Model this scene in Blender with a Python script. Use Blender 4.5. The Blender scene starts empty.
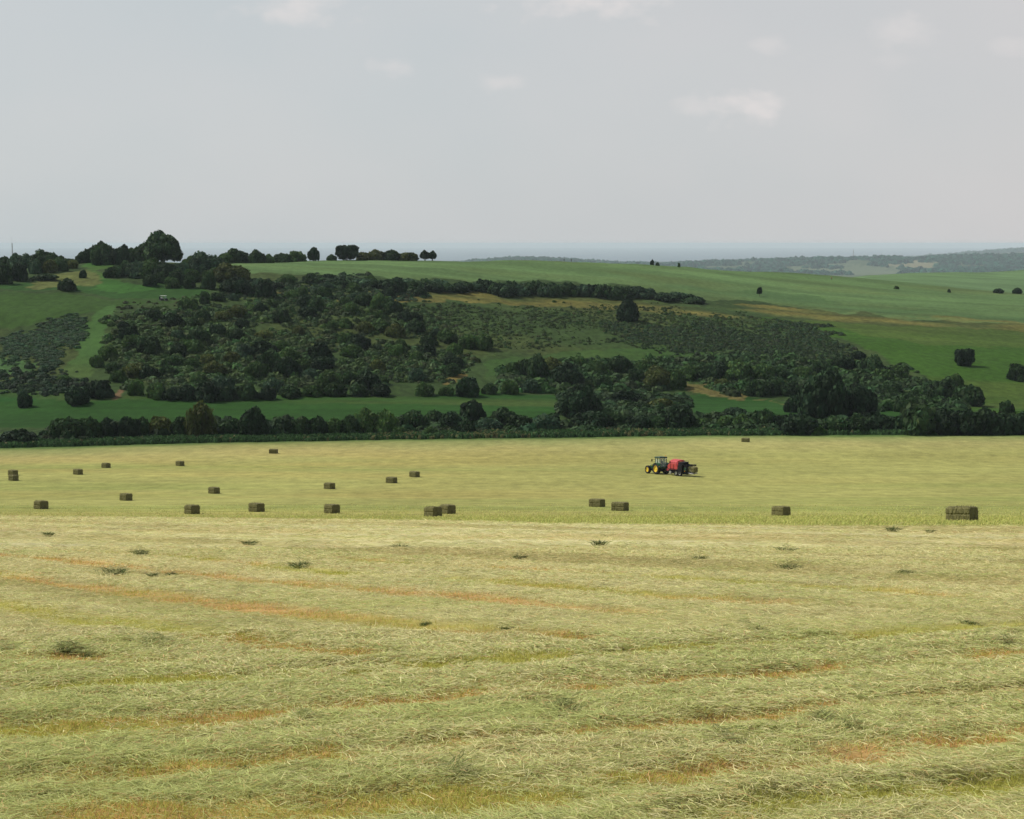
import bpy, bmesh, math, random
import numpy as np
from mathutils import Vector, Matrix

random.seed(7)
rng = np.random.default_rng(7)
sc = bpy.context.scene
COL = sc.collection
R = math.radians

# ------------------------------------------------------------------ camera
F, CX, CY = 1400.0, 512.0, 409.5
PITCH = R(6.77)
CP, SP = math.cos(PITCH), math.sin(PITCH)

def ray(px, py):
    """(X/Y, Z/Y) of the view direction through a photo point"""
    s = (px - CX) / F
    v = -(py - CY) / F
    den = CP + v * SP
    return s / den, (-SP + v * CP) / den

def tz(py):
    return ray(CX, py)[1]

def project(X, Y, Z):
    """world -> photo coordinates (numpy)"""
    f = Y * CP - Z * SP
    up = Y * SP + Z * CP
    f = np.where(f < 0.05, 0.05, f)
    return CX + F * X / f, CY - F * up / f

# ------------------------------------------------------------------ noise
def _hash(ix, iy, seed):
    h = (ix.astype(np.int64) * 374761393 + iy.astype(np.int64) * 668265263 + seed * 1274126177) & 0x7fffffff
    h = ((h ^ (h >> 13)) * 1103515245) & 0x7fffffff
    return ((h ^ (h >> 16)) & 0xffff) / 65535.0

def vnoise(x, y, seed=0):
    ix, iy = np.floor(x), np.floor(y)
    fx, fy = x - ix, y - iy
    fx = fx * fx * (3 - 2 * fx); fy = fy * fy * (3 - 2 * fy)
    ix = ix.astype(np.int64); iy = iy.astype(np.int64)
    a, b = _hash(ix, iy, seed), _hash(ix + 1, iy, seed)
    c, d = _hash(ix, iy + 1, seed), _hash(ix + 1, iy + 1, seed)
    return (a * (1 - fx) + b * fx) * (1 - fy) + (c * (1 - fx) + d * fx) * fy

def fbm(x, y, seed=0, octv=4):
    s, a, t = 0.0, 0.5, 0.0
    for k in range(octv):
        s = s + a * vnoise(x * 2 ** k, y * 2 ** k, seed + k * 17)
        t += a; a *= 0.5
    return s / t

def sstep(a, b, x):
    t = np.clip((x - a) / (b - a), 0, 1)
    return t * t * (3 - 2 * t)

# ------------------------------------------------------------------ terrain
P = lambda *kv: [(Y, tz(py) * Y) for Y, py in kv]
NEAR = [(-4.0, -1.7 + .179 * 4), (0.0, -1.7), (20.0, -1.7 - .179 * 20), (50.0, -1.7 - .179 * 50)] + P(
    (75, 523.5), (100, 520), (120, 517.5), (140, 515), (157, 509), (195, 497), (220, 486.5), (245, 474.5),
    (280, 463), (330, 440.5), (345, 434.5)) + [(360, -47.5), (380, -46.8)]
PLAIN = [(1500, -70), (4000, -160), (8000, -192), (18500, -194)]
COLS = [
    P((410, 390), (440, 366), (480, 330), (500, 312), (540, 287), (570, 278), (620, 268)) + [(700, -18)] + PLAIN,
    P((410, 392), (440, 368), (480, 332), (500, 314), (530, 299), (560, 285), (600, 270), (640, 262)) + [(720, -16)] + PLAIN,
    P((410, 396), (440, 372), (480, 340), (520, 312), (560, 290), (600, 275), (650, 264.5), (700, 262.5)) + [(770, -17)] + PLAIN,
    P((415, 396), (450, 370), (490, 345), (530, 318), (570, 296), (610, 280), (660, 266), (720, 260.5)) + [(790, -16)] + PLAIN,
    P((430, 393), (470, 367), (510, 345), (550, 320), (590, 303), (620, 290), (660, 276), (720, 264), (760, 260.5)) + [(830, -20), (1500, -45)] + [(5000, -110)] + P((9300, 259.5),) + [(10500, -150), (18500, -194)],
    P((440, 397), (480, 370), (520, 346), (560, 325), (600, 308), (640, 295), (690, 280), (750, 268), (790, 264.5)) + [(860, -25), (1500, -50)] + [(5000, -120)] + P((9000, 265),) + [(10500, -170), (18500, -194)],
    P((440, 400), (480, 375), (520, 352), (560, 334), (600, 320), (650, 305), (700, 292), (760, 280), (830, 272)) + [(920, -30), (1300, -38)] + [(4500, -110)] + P((7200, 273), (8500, 261)) + [(10300, -160), (18500, -194)],
    P((440, 402), (480, 378), (520, 357), (560, 340), (600, 326), (650, 312), (700, 301), (760, 291), (840, 282)) + [(920, -33), (1000, -28)] + P((1250, 273.5),) + [(1420, -46)] + [(4500, -110)] + P((7200, 273), (8500, 258.5)) + [(10300, -150), (18500, -194)],
    P((440, 405), (480, 382), (520, 362), (560, 346), (600, 332), (650, 318), (700, 307), (760, 298.5), (820, 293.5)) + [(900, -40), (1000, -35.5)] + P((1150, 280), (1350, 269.5)) + [(1520, -46)] + [(4500, -110)] + P((7200, 271), (8800, 256)) + [(10300, -120)] + P((16000, 250.3),) + [(18500, -150)],
]
NC = len(COLS)
CU = np.array([(i * 128 - 512) / F for i in range(NC)]) * 1.005

def pchip(xk, yk, x):
    xk, yk = np.asarray(xk, float), np.asarray(yk, float)
    h = np.diff(xk); d = np.diff(yk) / h
    m = np.zeros_like(yk); m[0] = d[0]; m[-1] = d[-1]
    for i in range(1, len(xk) - 1):
        if d[i - 1] * d[i] > 0:
            w1 = 2 * h[i] + h[i - 1]; w2 = h[i] + 2 * h[i - 1]
            m[i] = (w1 + w2) / (w1 / d[i - 1] + w2 / d[i])
    j = np.clip(np.searchsorted(xk, x) - 1, 0, len(xk) - 2)
    t = (x - xk[j]) / h[j]
    return ((2 * t**3 - 3 * t**2 + 1) * yk[j] + (t**3 - 2 * t**2 + t) * h[j] * m[j]
            + (-2 * t**3 + 3 * t**2) * yk[j + 1] + (t**3 - t**2) * h[j] * m[j + 1])

TY = np.concatenate([np.arange(0, 900, 1.0), np.geomspace(900, 18500, 1100)])
TAB = np.array([pchip(*zip(*(NEAR + c)), TY) for c in COLS])

def height0(X, Y):
    X = np.asarray(X, float); Y = np.asarray(Y, float)
    Yp = np.clip(Y, 0, 18499)
    u = X / np.maximum(Yp, 1e-3)
    ui = np.clip((u - CU[0]) / (CU[1] - CU[0]), 0, NC - 1.0001)
    i = np.floor(ui).astype(int); w = ui - i
    j = np.clip(np.searchsorted(TY, Yp, side='right') - 1, 0, len(TY) - 2)
    t = (Yp - TY[j]) / (TY[j + 1] - TY[j])
    def g(k):
        k = np.clip(k, 0, NC - 1)
        return TAB[k, j] * (1 - t) + TAB[k, j + 1] * t
    p0, p1, p2, p3 = g(i - 1), g(i), g(i + 1), g(i + 2)
    z = p1 + .5 * w * (p2 - p0 + w * (2 * p0 - 5 * p1 + 4 * p2 - p3 + w * (3 * (p1 - p2) + p3 - p0)))
    z = np.where(Y < 0, -1.7 + .179 * 60 * (1 - np.exp(np.minimum(Y, 0) / 60)), z)
    return z

def unproject(px, py, ylo=4, yhi=6000):
    u, t = ray(px, py)
    Ys = np.concatenate([np.geomspace(ylo, 300, 1500), np.arange(300, 1000, .25), np.geomspace(1000, 6000, 1500)])
    Ys = Ys[(Ys >= ylo) & (Ys <= yhi)]
    d = height0(u * Ys, Ys) - t * Ys
    k = np.argmax(d >= 0)
    if d[k] < 0:
        k = int(np.argmax(d))
    Y = Ys[k]
    return float(u * Y), float(Y), float(height0(u * Y, Y))

# ---- gaps between the raked swaths (bare stubble lines), as curves on the ground
GAPS = [
    ([(340, 560), (413, 566), (486, 569), (600, 575), (680, 580), (790, 587), (863, 591), (935, 597)], .75, .5),
    ([(73, 553), (183, 558), (340, 576), (431, 580), (522, 586), (680, 598), (771, 606)], .7, .35),
    ([(-60, 552), (0, 557), (73, 563), (153, 573), (256, 583), (340, 590), (450, 598), (540, 608), (625, 615)], .72, .7),
    ([(-60, 570), (0, 578), (91, 591), (183, 602), (274, 613), (340, 621), (410, 628), (480, 634), (560, 640)], .75, .62),
    ([(-60, 598), (0, 607), (55, 617), (146, 629), (200, 639), (274, 650), (340, 657)], .75, .5),
    ([(-80, 658), (0, 661), (60, 663), (130, 666)], .75, .8),
    ([(-80, 704), (0, 698), (73, 691), (164, 686), (256, 679), (340, 675), (430, 671), (548, 661), (632, 657), (690, 650), (753, 647), (880, 638), (965, 631), (1024, 627), (1100, 620)], .58, .25),
    ([(-80, 743), (0, 739), (55, 735), (164, 728), (256, 719), (340, 711), (431, 704), (504, 697), (590, 690), (680, 683), (771, 677), (863, 668), (954, 660), (1010, 656), (1100, 650)], .52, .6),
    ([(-80, 797), (0, 790), (110, 781), (219, 772), (292, 765), (340, 762), (431, 754), (560, 741), (680, 728), (790, 717), (917, 703), (1024, 697), (1100, 691)], .34, .75),
    ([(100, 826), (200, 820), (340, 811), (450, 804), (560, 795), (680, 782), (790, 771), (900, 757), (1024, 739), (1100, 728)], .48, .6),
    ([(700, 822), (845, 808), (935, 798), (1024, 787), (1100, 775)], .36, .1),
]
SEGS = []
for pts, wd, orange in GAPS:
    pp = [unproject(x, y)[:2] for x, y in pts]
    for a, b in zip(pp[:-1], pp[1:]):
        SEGS.append((a, b, wd, orange))

def hay_edge(X, Y):
    """signed distance in metres (positive: raked hay, nearer than the boundary)"""
    u = X / np.maximum(Y, .1)
    px = CX + F * u
    return np.interp(px, [-600, 0, 200, 400, 550, 700, 860, 1024, 1600], [150, 128, 113, 88, 73, 70, 66.5, 67.5, 63]) - Y

def rows(X, Y):
    """thin bands between the raked rows farther out in the field (they run away to the left)"""
    v, w_ = (X + Y) * .7071, (X - Y) * .7071
    k = vnoise(v * .62 + .5 * fbm(w_ * .08, v * .1, 151, 2), w_ * .035, 153)
    return sstep(.50, .74, k) * sstep(13, 24, Y) * (.35 + .65 * fbm(X * .16, Y * .12, 155, 3))

def gap_mask(X, Y):
    """0..1 stubble-gap mask and how orange that gap is"""
    m = np.zeros_like(X); o = np.zeros_like(X)
    wob = (fbm(X * .5, Y * .5, 31, 3) - .5) * .9
    wid = .35 + 1.3 * fbm(X * .6 + 7, Y * .6, 37, 3)
    for (a, b, wd, org) in SEGS:
        ax, ay = a; dx, dy = b[0] - ax, b[1] - ay
        L2 = dx * dx + dy * dy + 1e-9
        t = np.clip(((X - ax) * dx + (Y - ay) * dy) / L2, 0, 1)
        dist = np.hypot(X - ax - t * dx, (Y - ay - t * dy)) + wob * wd * .8
        k = 1 - sstep(.25, 1.0, dist / (wd * wid))
        o = np.where(k > m, org, o); m = np.maximum(m, k)
    return m, o

EDGE_PX = [-700, 0, 250, 400, 520, 700, 1024, 1700]
EDGE_PY = [454, 448, 442, 439.5, 438, 435.8, 434.3, 432]
_zc = lambda Y: np.interp(Y, TY, TAB[4])
_yy = np.arange(200, 362, .25); _pp = project(_yy * 0, _yy, _zc(_yy))[1]
EDGE_Y = [float(_yy[np.argmin(abs(_pp - p))]) for p in EDGE_PY]
def field_edge(X, Y):
    """depth of the far edge of the mown field in that direction"""
    return np.interp(CX + F * X / np.maximum(Y, .1), EDGE_PX, EDGE_Y)

def height(X, Y):
    X = np.asarray(X, float); Y = np.asarray(Y, float)
    z = height0(X, Y)
    near = (Y > 2) & (Y < 135)
    if np.any(near):
        xx, yy = X[near], Y[near]
        e = sstep(-1, 2, hay_edge(xx, yy))
        g, _ = gap_mask(xx, yy)
        h = .05 * (1 - g) + .10 * (fbm(xx * 1.1, yy * 1.6, 3, 3) - .5) + .065 * (fbm(xx * 3.2, yy * 4.2, 5, 2) - .5)
        zz = z[near]; zz = zz + h * e * sstep(2, 6, yy); z[near] = zz
    far = Y > 350
    if np.any(far):
        xx, yy = X[far], Y[far]
        zz = z[far]; zz = zz + (fbm(xx * .06, yy * .06, 11, 3) - .5) * 1.0 * sstep(350, 420, yy); z[far] = zz
    return z

def ground_at(px, py, **k):
    x, y, z = unproject(px, py, **k)
    return x, y, float(height(np.array([x]), np.array([y]))[0])

# ------------------------------------------------------------------ materials
def newmat(name):
    m = bpy.data.materials.new(name); m.use_nodes = True
    nt = m.node_tree
    return m, nt, nt.nodes, nt.links, nt.nodes['Principled BSDF']

def simple_mat(name, col, rough=.5, spec=.4, metal=0, var=.15, scale=6):
    m, nt, N, L, b = newmat(name)
    tc = N.new('ShaderNodeTexCoord'); nz = N.new('ShaderNodeTexNoise'); nz.inputs['Scale'].default_value = scale
    nz.inputs['Detail'].default_value = 4
    L.new(tc.outputs['Object'], nz.inputs['Vector'])
    mr = N.new('ShaderNodeMapRange'); mr.inputs[3].default_value = 1 - var; mr.inputs[4].default_value = 1 + var
    L.new(nz.outputs['Fac'], mr.inputs[0])
    mx = N.new('ShaderNodeMix'); mx.data_type = 'RGBA'; mx.blend_type = 'MULTIPLY'; mx.inputs[0].default_value = 1
    mx.inputs[6].default_value = (*col, 1)
    L.new(mr.outputs[0], mx.inputs[7])
    L.new(mx.outputs[2], b.inputs['Base Color'])
    b.inputs['Roughness'].default_value = rough; b.inputs['Specular IOR Level'].default_value = spec
    b.inputs['Metallic'].default_value = metal
    return m

def leaf_mat(name, col, transl=.25):
    m, nt, N, L, b = newmat(name)
    at = N.new('ShaderNodeAttribute'); at.attribute_name = 'tint'
    oi = N.new('ShaderNodeObjectInfo')
    mr = N.new('ShaderNodeMapRange'); mr.inputs[3].default_value = .78; mr.inputs[4].default_value = 1.28
    L.new(oi.outputs['Random'], mr.inputs[0])
    mx = N.new('ShaderNodeMix'); mx.data_type = 'RGBA'; mx.blend_type = 'MULTIPLY'; mx.inputs[0].default_value = 1
    mx.inputs[6].default_value = (*col, 1); L.new(at.outputs['Color'], mx.inputs[7])
    m2 = N.new('ShaderNodeMix'); m2.data_type = 'RGBA'; m2.blend_type = 'MULTIPLY'; m2.inputs[0].default_value = 1
    L.new(mx.outputs[2], m2.inputs[6]); L.new(mr.outputs[0], m2.inputs[7])
    L.new(m2.outputs[2], b.inputs['Base Color'])
    b.inputs['Roughness'].default_value = .75; b.inputs['Specular IOR Level'].default_value = .12
    tr = N.new('ShaderNodeBsdfTranslucent'); L.new(m2.outputs[2], tr.inputs['Color'])
    ms = N.new('ShaderNodeMixShader'); ms.inputs[0].default_value = transl
    L.new(b.outputs[0], ms.inputs[1]); L.new(tr.outputs[0], ms.inputs[2])
    L.new(ms.outputs[0], N['Material Output'].inputs['Surface'])
    return m

def attr_mat(name, transl=0.0, rough=.8):
    m, nt, N, L, b = newmat(name)
    at = N.new('ShaderNodeAttribute'); at.attribute_name = 'Col'
    L.new(at.outputs['Color'], b.inputs['Base Color'])
    b.inputs['Roughness'].default_value = rough; b.inputs['Specular IOR Level'].default_value = .15
    if transl:
        tr = N.new('ShaderNodeBsdfTranslucent'); L.new(at.outputs['Color'], tr.inputs['Color'])
        ms = N.new('ShaderNodeMixShader'); ms.inputs[0].default_value = transl
        L.new(b.outputs[0], ms.inputs[1]); L.new(tr.outputs[0], ms.inputs[2])
        L.new(ms.outputs[0], N['Material Output'].inputs['Surface'])
    return m

def np_mesh(name, V, Q, colname=None, C=None, smooth=False):
    """mesh from numpy verts (n,3) and quads (m,4)"""
    me = bpy.data.meshes.new(name)
    me.vertices.add(len(V)); me.vertices.foreach_set('co', np.ascontiguousarray(V, np.float32).ravel())
    me.loops.add(Q.size); me.loops.foreach_set('vertex_index', np.ascontiguousarray(Q, np.int32).ravel())
    me.polygons.add(len(Q))
    k = Q.shape[1]
    me.polygons.foreach_set('loop_start', np.arange(0, Q.size, k, dtype=np.int32))
    me.polygons.foreach_set('loop_total', np.full(len(Q), k, np.int32))
    if smooth:
        me.polygons.foreach_set('use_smooth', np.ones(len(Q), bool))
    me.update(calc_edges=True)
    if colname:
        a = me.color_attributes.new(colname, 'FLOAT_COLOR', 'POINT')
        a.data.foreach_set('color', np.ascontiguousarray(C, np.float32).ravel())
    me.validate(clean_customdata=False)
    return me

def link(name, me, mat=None, parent=None, loc=None):
    o = bpy.data.objects.new(name, me); COL.objects.link(o)
    if mat is not None and me is not None and len(me.materials) == 0:
        me.materials.append(mat)
    if parent is not None: o.parent = parent
    if loc is not None: o.location = loc
    return o

def tag(o, label=None, cat=None, group=None, kind=None):
    if label: o['label'] = label
    if cat: o['category'] = cat
    if group: o['group'] = group
    if kind: o['kind'] = kind
    return o

def empty(name, loc, rz=0.0):
    o = bpy.data.objects.new(name, None); COL.objects.link(o)
    o.location = loc; o.rotation_euler = (0, 0, rz); o.empty_display_size = .2
    return o

# ------------------------------------------------------------------ ground sheet
phi_in = np.arange(-24.0, 24.001, .11)
phi_out = np.concatenate([np.arange(-180, -24, 4.0), phi_in, np.arange(26, 180, 4.0)])
phis = np.radians(phi_out)
rs = [.8]
while rs[-1] < 75: rs.append(rs[-1] * 1.0115)
while rs[-1] < 345: rs.append(rs[-1] * 1.012)
while rs[-1] < 900: rs.append(rs[-1] + 2.0)
while rs[-1] < 18300: rs.append(rs[-1] * 1.015)
rs = np.array(rs)
A, B = np.meshgrid(phis, rs)
GX, GY = (np.sin(A) * B).ravel(), (np.cos(A) * B).ravel()
GZ = height(GX, GY)
na, nr = len(phis), len(rs)
ii = np.arange(nr - 1)[:, None] * na; jj = np.arange(na)[None, :]; j2 = (jj + 1) % na
Q = np.stack([ii + jj, ii + j2, ii + na + j2, ii + na + jj], -1).reshape(-1, 4)

def inpoly(px, py, poly):
    c = np.zeros(px.shape, bool)
    n = len(poly)
    for a in range(n):
        x1, y1 = poly[a]; x2, y2 = poly[(a + 1) % n]
        if y1 == y2: continue
        cond = ((y1 > py) != (y2 > py)) & (px < (x2 - x1) * (py - y1) / (y2 - y1) + x1)
        c ^= cond
    return c

# kinds of cover on the far hillside: outline in the photo, nearest/farthest depth, colour, roughness
COVER = [
    ([(230, 250), (230, 270), (330, 274), (400, 278), (520, 281), (600, 284), (640, 288), (700, 300), (768, 303), (900, 318), (1100, 331), (1100, 285), (850, 265), (700, 255), (500, 250)], 560, 930, (.074, .128, .044), .3),
    ([(620, 292), (720, 300), (768, 303), (900, 316), (1100, 331), (1100, 322), (900, 308), (768, 292), (640, 284)], 500, 930, (.056, .104, .036), .3),
    ([(-60, 285), (70, 292), (130, 298), (206, 300), (206, 286), (140, 284), (60, 284), (-60, 280)], 470, 680, (.022, .060, .012), .35),
    ([(-60, 290), (60, 294), (130, 300), (206, 302), (130, 306), (95, 311), (45, 323), (-60, 330)], 440, 680, (.028, .060, .012), .5),
    ([(78, 262), (114, 262), (102, 272), (106, 280), (140, 284), (160, 289), (92, 291), (98, 276)], 470, 700, (.032, .092, .016), .25),
    ([(33, 284), (60, 276), (80, 267), (96, 272), (99, 286), (60, 288), (35, 288)], 470, 700, (.082, .098, .028), .9),
    ([(108, 302), (93, 311), (82, 335), (58, 376), (88, 376), (104, 335), (114, 312)], 400, 600, (.042, .092, .022), .3),
    ([(-60, 352), (0, 355), (42, 366), (33, 375), (-60, 376)], 400, 520, (.040, .085, .026), .6),
    ([(430, 302), (640, 310), (750, 318), (800, 322), (850, 345), (840, 358), (700, 362), (560, 362), (480, 378), (440, 340)], 440, 700, (.031, .055, .015), .8),
    ([(640, 346), (560, 352), (490, 360), (484, 376), (560, 366), (700, 362), (720, 352)], 430, 640, (.031, .066, .015), .5),
    ([(750, 318), (900, 325), (1100, 338), (1100, 440), (975, 425), (930, 385), (885, 358), (835, 337)], 380, 720, (.030, .072, .009), .5),
    ([(780, 318), (900, 325), (1100, 338), (1100, 352), (930, 345), (850, 333)], 380, 720, (.044, .076, .014), .4),
    ([(330, 290), (450, 291), (520, 293), (640, 300), (720, 305), (800, 308), (900, 314), (1100, 330), (1100, 338), (900, 325), (800, 321), (750, 319), (640, 310), (520, 304), (440, 302), (330, 300)], 480, 760, (.130, .115, .030), .8),
    ([(266, 290), (302, 290), (300, 306), (268, 304)], 480, 700, (.12, .105, .030), .6),
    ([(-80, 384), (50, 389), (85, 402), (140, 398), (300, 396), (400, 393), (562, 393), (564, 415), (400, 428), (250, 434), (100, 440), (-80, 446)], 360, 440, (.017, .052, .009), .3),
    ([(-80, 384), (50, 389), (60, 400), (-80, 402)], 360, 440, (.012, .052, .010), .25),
    ([(676, 396), (740, 395), (800, 403), (920, 410), (920, 419), (800, 421), (690, 413)], 360, 460, (.018, .056, .010), .3),
    ([(680, 385), (715, 386), (740, 390), (756, 400), (738, 401), (683, 391)], 380, 480, (.095, .085, .028), .9),
    ([(754, 398), (800, 404), (905, 411), (800, 406)], 380, 480, (.10, .09, .03), .8),
    ([(638, 396), (652, 396), (650, 402), (636, 403)], 380, 480, (.38, .32, .20), .3),
    ([(447, 368), (466, 370), (456, 384), (440, 383)], 400, 520, (.12, .095, .03), .5),
    ([(118, 390), (126, 390), (124, 401), (112, 402)], 380, 480, (.13, .07, .045), .3),
    ([(700, 272), (1100, 262), (1100, 296), (850, 290)], 935, 1460, (.088, .150, .062), .1),
    ([(880, 261), (925, 258), (938, 262), (932, 270), (890, 267)], 5500, 10300, (.15, .145, .08), .6),
    ([(780, 268), (850, 264), (905, 270), (900, 276), (800, 275)], 1500, 10300, (.085, .11, .06), .6),
]
ppx, ppy = project(GX, GY, height0(GX, GY))
jx = (fbm(GX * .08, GY * .05, 51, 4) - .5)
jy = (fbm(GX * .08 + 40, GY * .05, 57, 4) - .5)
C = np.zeros((len(GX), 4)); C[:, 3] = .4

def paint(mask, col, rough, k=1.0):
    kk = (mask * k)[:, None]
    C[:, :3] = C[:, :3] * (1 - kk) + np.array(col) * kk
    C[:, 3] = C[:, 3] * (1 - kk[:, 0]) + rough * kk[:, 0]

# far slope default
paint(np.ones(len(GX)), (.029, .052, .015), .8)
paint((GY > 1460).astype(float), (.050, .075, .036), .5)
qx, qy = ppx + jx * 34, ppy + jy * 10
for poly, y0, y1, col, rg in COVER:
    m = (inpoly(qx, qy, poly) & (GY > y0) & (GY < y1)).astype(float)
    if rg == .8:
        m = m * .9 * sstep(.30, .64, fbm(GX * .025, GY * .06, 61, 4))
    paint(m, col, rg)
ol = sstep(.50, .70, fbm(GX * .02, GY * .02, 75, 4)) * ((GY > 400) & (GY < 760) & (C[:, 3] > .65))
C[:, :3] = C[:, :3] * (1 - .45 * ol[:, None]) + np.array((.058, .068, .019)) * .45 * ol[:, None]
fw = (GY > 352) & (GY < 445) & (C[:, 3] < .32)
C[:, :3] *= (1 + fw * (vnoise(GX * .004, (GY + .03 * GX) * .32, 77) - .5) * .55)[:, None]
# contour streaks on the upper fields
st = fbm(GX * .006, (GY + GX * .12) * .09, 71, 3) - .5
far_m = ((GY > 560) & (GY < 1450)).astype(float)
C[:, :3] *= (1 + far_m * st * .75)[:, None]
lime = sstep(.48, .75, fbm(GX * .012, GY * .03, 73, 4)) * ((GY > 400) & (GY < 900) & (C[:, 3] < .6))
C[:, :3] = C[:, :3] * (1 - .35 * lime[:, None]) + np.array((.075, .085, .024)) * .35 * lime[:, None]

# the near field
fe = field_edge(GX, GY)
softedge = sstep(-26, -3, GY - fe + jx * 16)
fld = 1 - sstep(-1.2, 1.2, GY - fe + jx * 5)
verge = sstep(-7, -1, GY - fe + jx * 4) * (1 - sstep(12, 16, GY - fe))
base = np.array((.258, .258, .082))
cf = np.tile(base, (len(GX), 1))
row = fbm(GX * .012 + 3, (GY + .05 * GX) * .22, 81, 3) - .5
big = sstep(.42, .70, fbm(GX * .018, GY * .035, 83, 3))
grn = sstep(.50, .72, fbm(GX * .010 + 9, GY * .05 + 2, 87, 3))
lft = 1 - sstep(-40, 40, GX)
cf = cf * (1 - .6 * (big * (.25 + .75 * lft))[:, None]) + np.array((.300, .245, .078)) * .6 * (big * (.25 + .75 * lft))[:, None]
cf = cf * (1 - .6 * grn[:, None]) + np.array((.195, .230, .062)) * .6 * grn[:, None]
row2 = vnoise(GX * .004 + 1, (GY + .06 * GX) * .55, 89) - .5
cf = cf * (1 + .16 * row + .12 * row2 + .045 * np.sin((GY + .07 * GX + 6 * fbm(GX * .01, GY * .01, 88, 2)) * .9))[:, None]
pale = sstep(-50, -12, GY - fe) * .5
cf = cf * (1 - pale[:, None]) + np.array((.31, .275, .115)) * pale[:, None]
nearg = (1 - sstep(80, 170, GY))
cf = cf * (1 - .6 * nearg[:, None]) + np.array((.225, .250, .066)) * .6 * nearg[:, None]
# raked hay region
e = sstep(-.8, .8, hay_edge(GX, GY) + (fbm(GX * .2, GY * .2, 91, 3) - .5) * 9)
g, org = gap_mask(GX, GY)
haycol = np.array((.45, .42, .225)) * (.72 + .56 * fbm(GX * .5, GY * .9, 93, 4))[:, None]
strk = sstep(.45, .75, fbm(GX * .09, (GY + .1 * GX) * .5, 95, 3))
haycol = haycol * (1 - .5 * strk[:, None]) + np.array((.32, .31, .10)) * .5 * strk[:, None]
on = sstep(.30, .70, fbm(GX * .25, GY * .35, 97, 3) + org - .45)
gapcol = np.array((.29, .275, .065)) * (1 - on[:, None]) + np.array((.40, .26, .10)) * on[:, None]
ps = sstep(.52, .72, fbm(GX * .11, GY * .16, 99, 3)) * sstep(8, 18, GY)
haycol = haycol * (1 - .5 * ps[:, None]) + np.array((.40, .29, .12)) * .5 * ps[:, None]
crevice_shade = 1 - sstep(14, 45, GY)      # darker hay mat, with crevice shade between the near strands painted in
haycol = haycol * (1 - .75 * crevice_shade[:, None]) + np.array((.27, .25, .095)) * .75 * crevice_shade[:, None]
rw_ = rows(GX, GY)
haycol = haycol * (1 - .6 * rw_[:, None]) + np.array((.33, .27, .095)) * .6 * rw_[:, None]
haycol = haycol * (1 - g[:, None]) + gapcol * g[:, None]
cf = cf * (1 - e[:, None]) + haycol * e[:, None]
cf = cf * (1 - .55 * softedge[:, None]) + np.array((.115, .165, .05)) * .55 * softedge[:, None]
paint(fld, (0, 0, 0), .3)
C[:, :3] += cf * fld[:, None]
C[:, :3] = C[:, :3] * (1 - .8 * verge[:, None]) + np.array((.05, .10, .022)) * .8 * verge[:, None]
C[:, :3] = np.clip(C[:, :3], .003, 1)

gm = np_mesh('ground', np.stack([GX, GY, GZ], 1), Q, 'Col', C, smooth=True)
m, nt, N, L, b = newmat('ground_cover')
at = N.new('ShaderNodeAttribute'); at.attribute_name = 'Col'
tc = N.new('ShaderNodeTexCoord')
def noise(scale, det=3, sx=1, sy=1):
    mp = N.new('ShaderNodeMapping'); mp.inputs['Scale'].default_value = (sx, sy, 1)
    L.new(tc.outputs['Object'], mp.inputs['Vector'])
    n = N.new('ShaderNodeTexNoise'); n.inputs['Scale'].default_value = scale; n.inputs['Detail'].default_value = det
    L.new(mp.outputs[0], n.inputs['Vector'])
    return n.outputs['Fac']
def math_(op, a, b_=None, c=None):
    n = N.new('ShaderNodeMath'); n.operation = op
    for i, v in enumerate((a, b_, c)):
        if v is None: continue
        if isinstance(v, (int, float)): n.inputs[i].default_value = v
        else: L.new(v, n.inputs[i])
    return n.outputs[0]
n1 = noise(.45, 5, 1, .6); n2 = noise(4.0, 4, .5, 1.2); n3 = noise(.035, 3)
amp = math_('MULTIPLY_ADD', at.outputs['Alpha'], 1.7, .35)
v1 = math_('MULTIPLY', math_('SUBTRACT', n1, .5), amp)
v2 = math_('MULTIPLY', math_('SUBTRACT', n2, .5), 1.1)
v3 = math_('MULTIPLY', math_('SUBTRACT', n3, .5), .5)
fac = math_('MAXIMUM', math_('ADD', math_('ADD', v1, v2), math_('ADD', v3, 1.0)), .2)
mx = N.new('ShaderNodeMix'); mx.data_type = 'RGBA'; mx.blend_type = 'MULTIPLY'; mx.inputs[0].default_value = 1
L.new(at.outputs['Color'], mx.inputs[6]); L.new(fac, mx.inputs[7])
L.new(mx.outputs[2], b.inputs['Base Color'])
b.inputs['Roughness'].default_value = .95; b.inputs['Specular IOR Level'].default_value = .05
bp = N.new('ShaderNodeBump'); bp.inputs['Strength'].default_value = .5; bp.inputs['Distance'].default_value = .25
L.new(math_('ADD', math_('MULTIPLY', n1, math_('MULTIPLY', at.outputs['Alpha'], 2.0)), math_('MULTIPLY', n2, .35)), bp.inputs['Height'])
L.new(bp.outputs[0], b.inputs['Normal'])
ground = tag(link('ground', gm, m), kind='structure')

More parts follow.
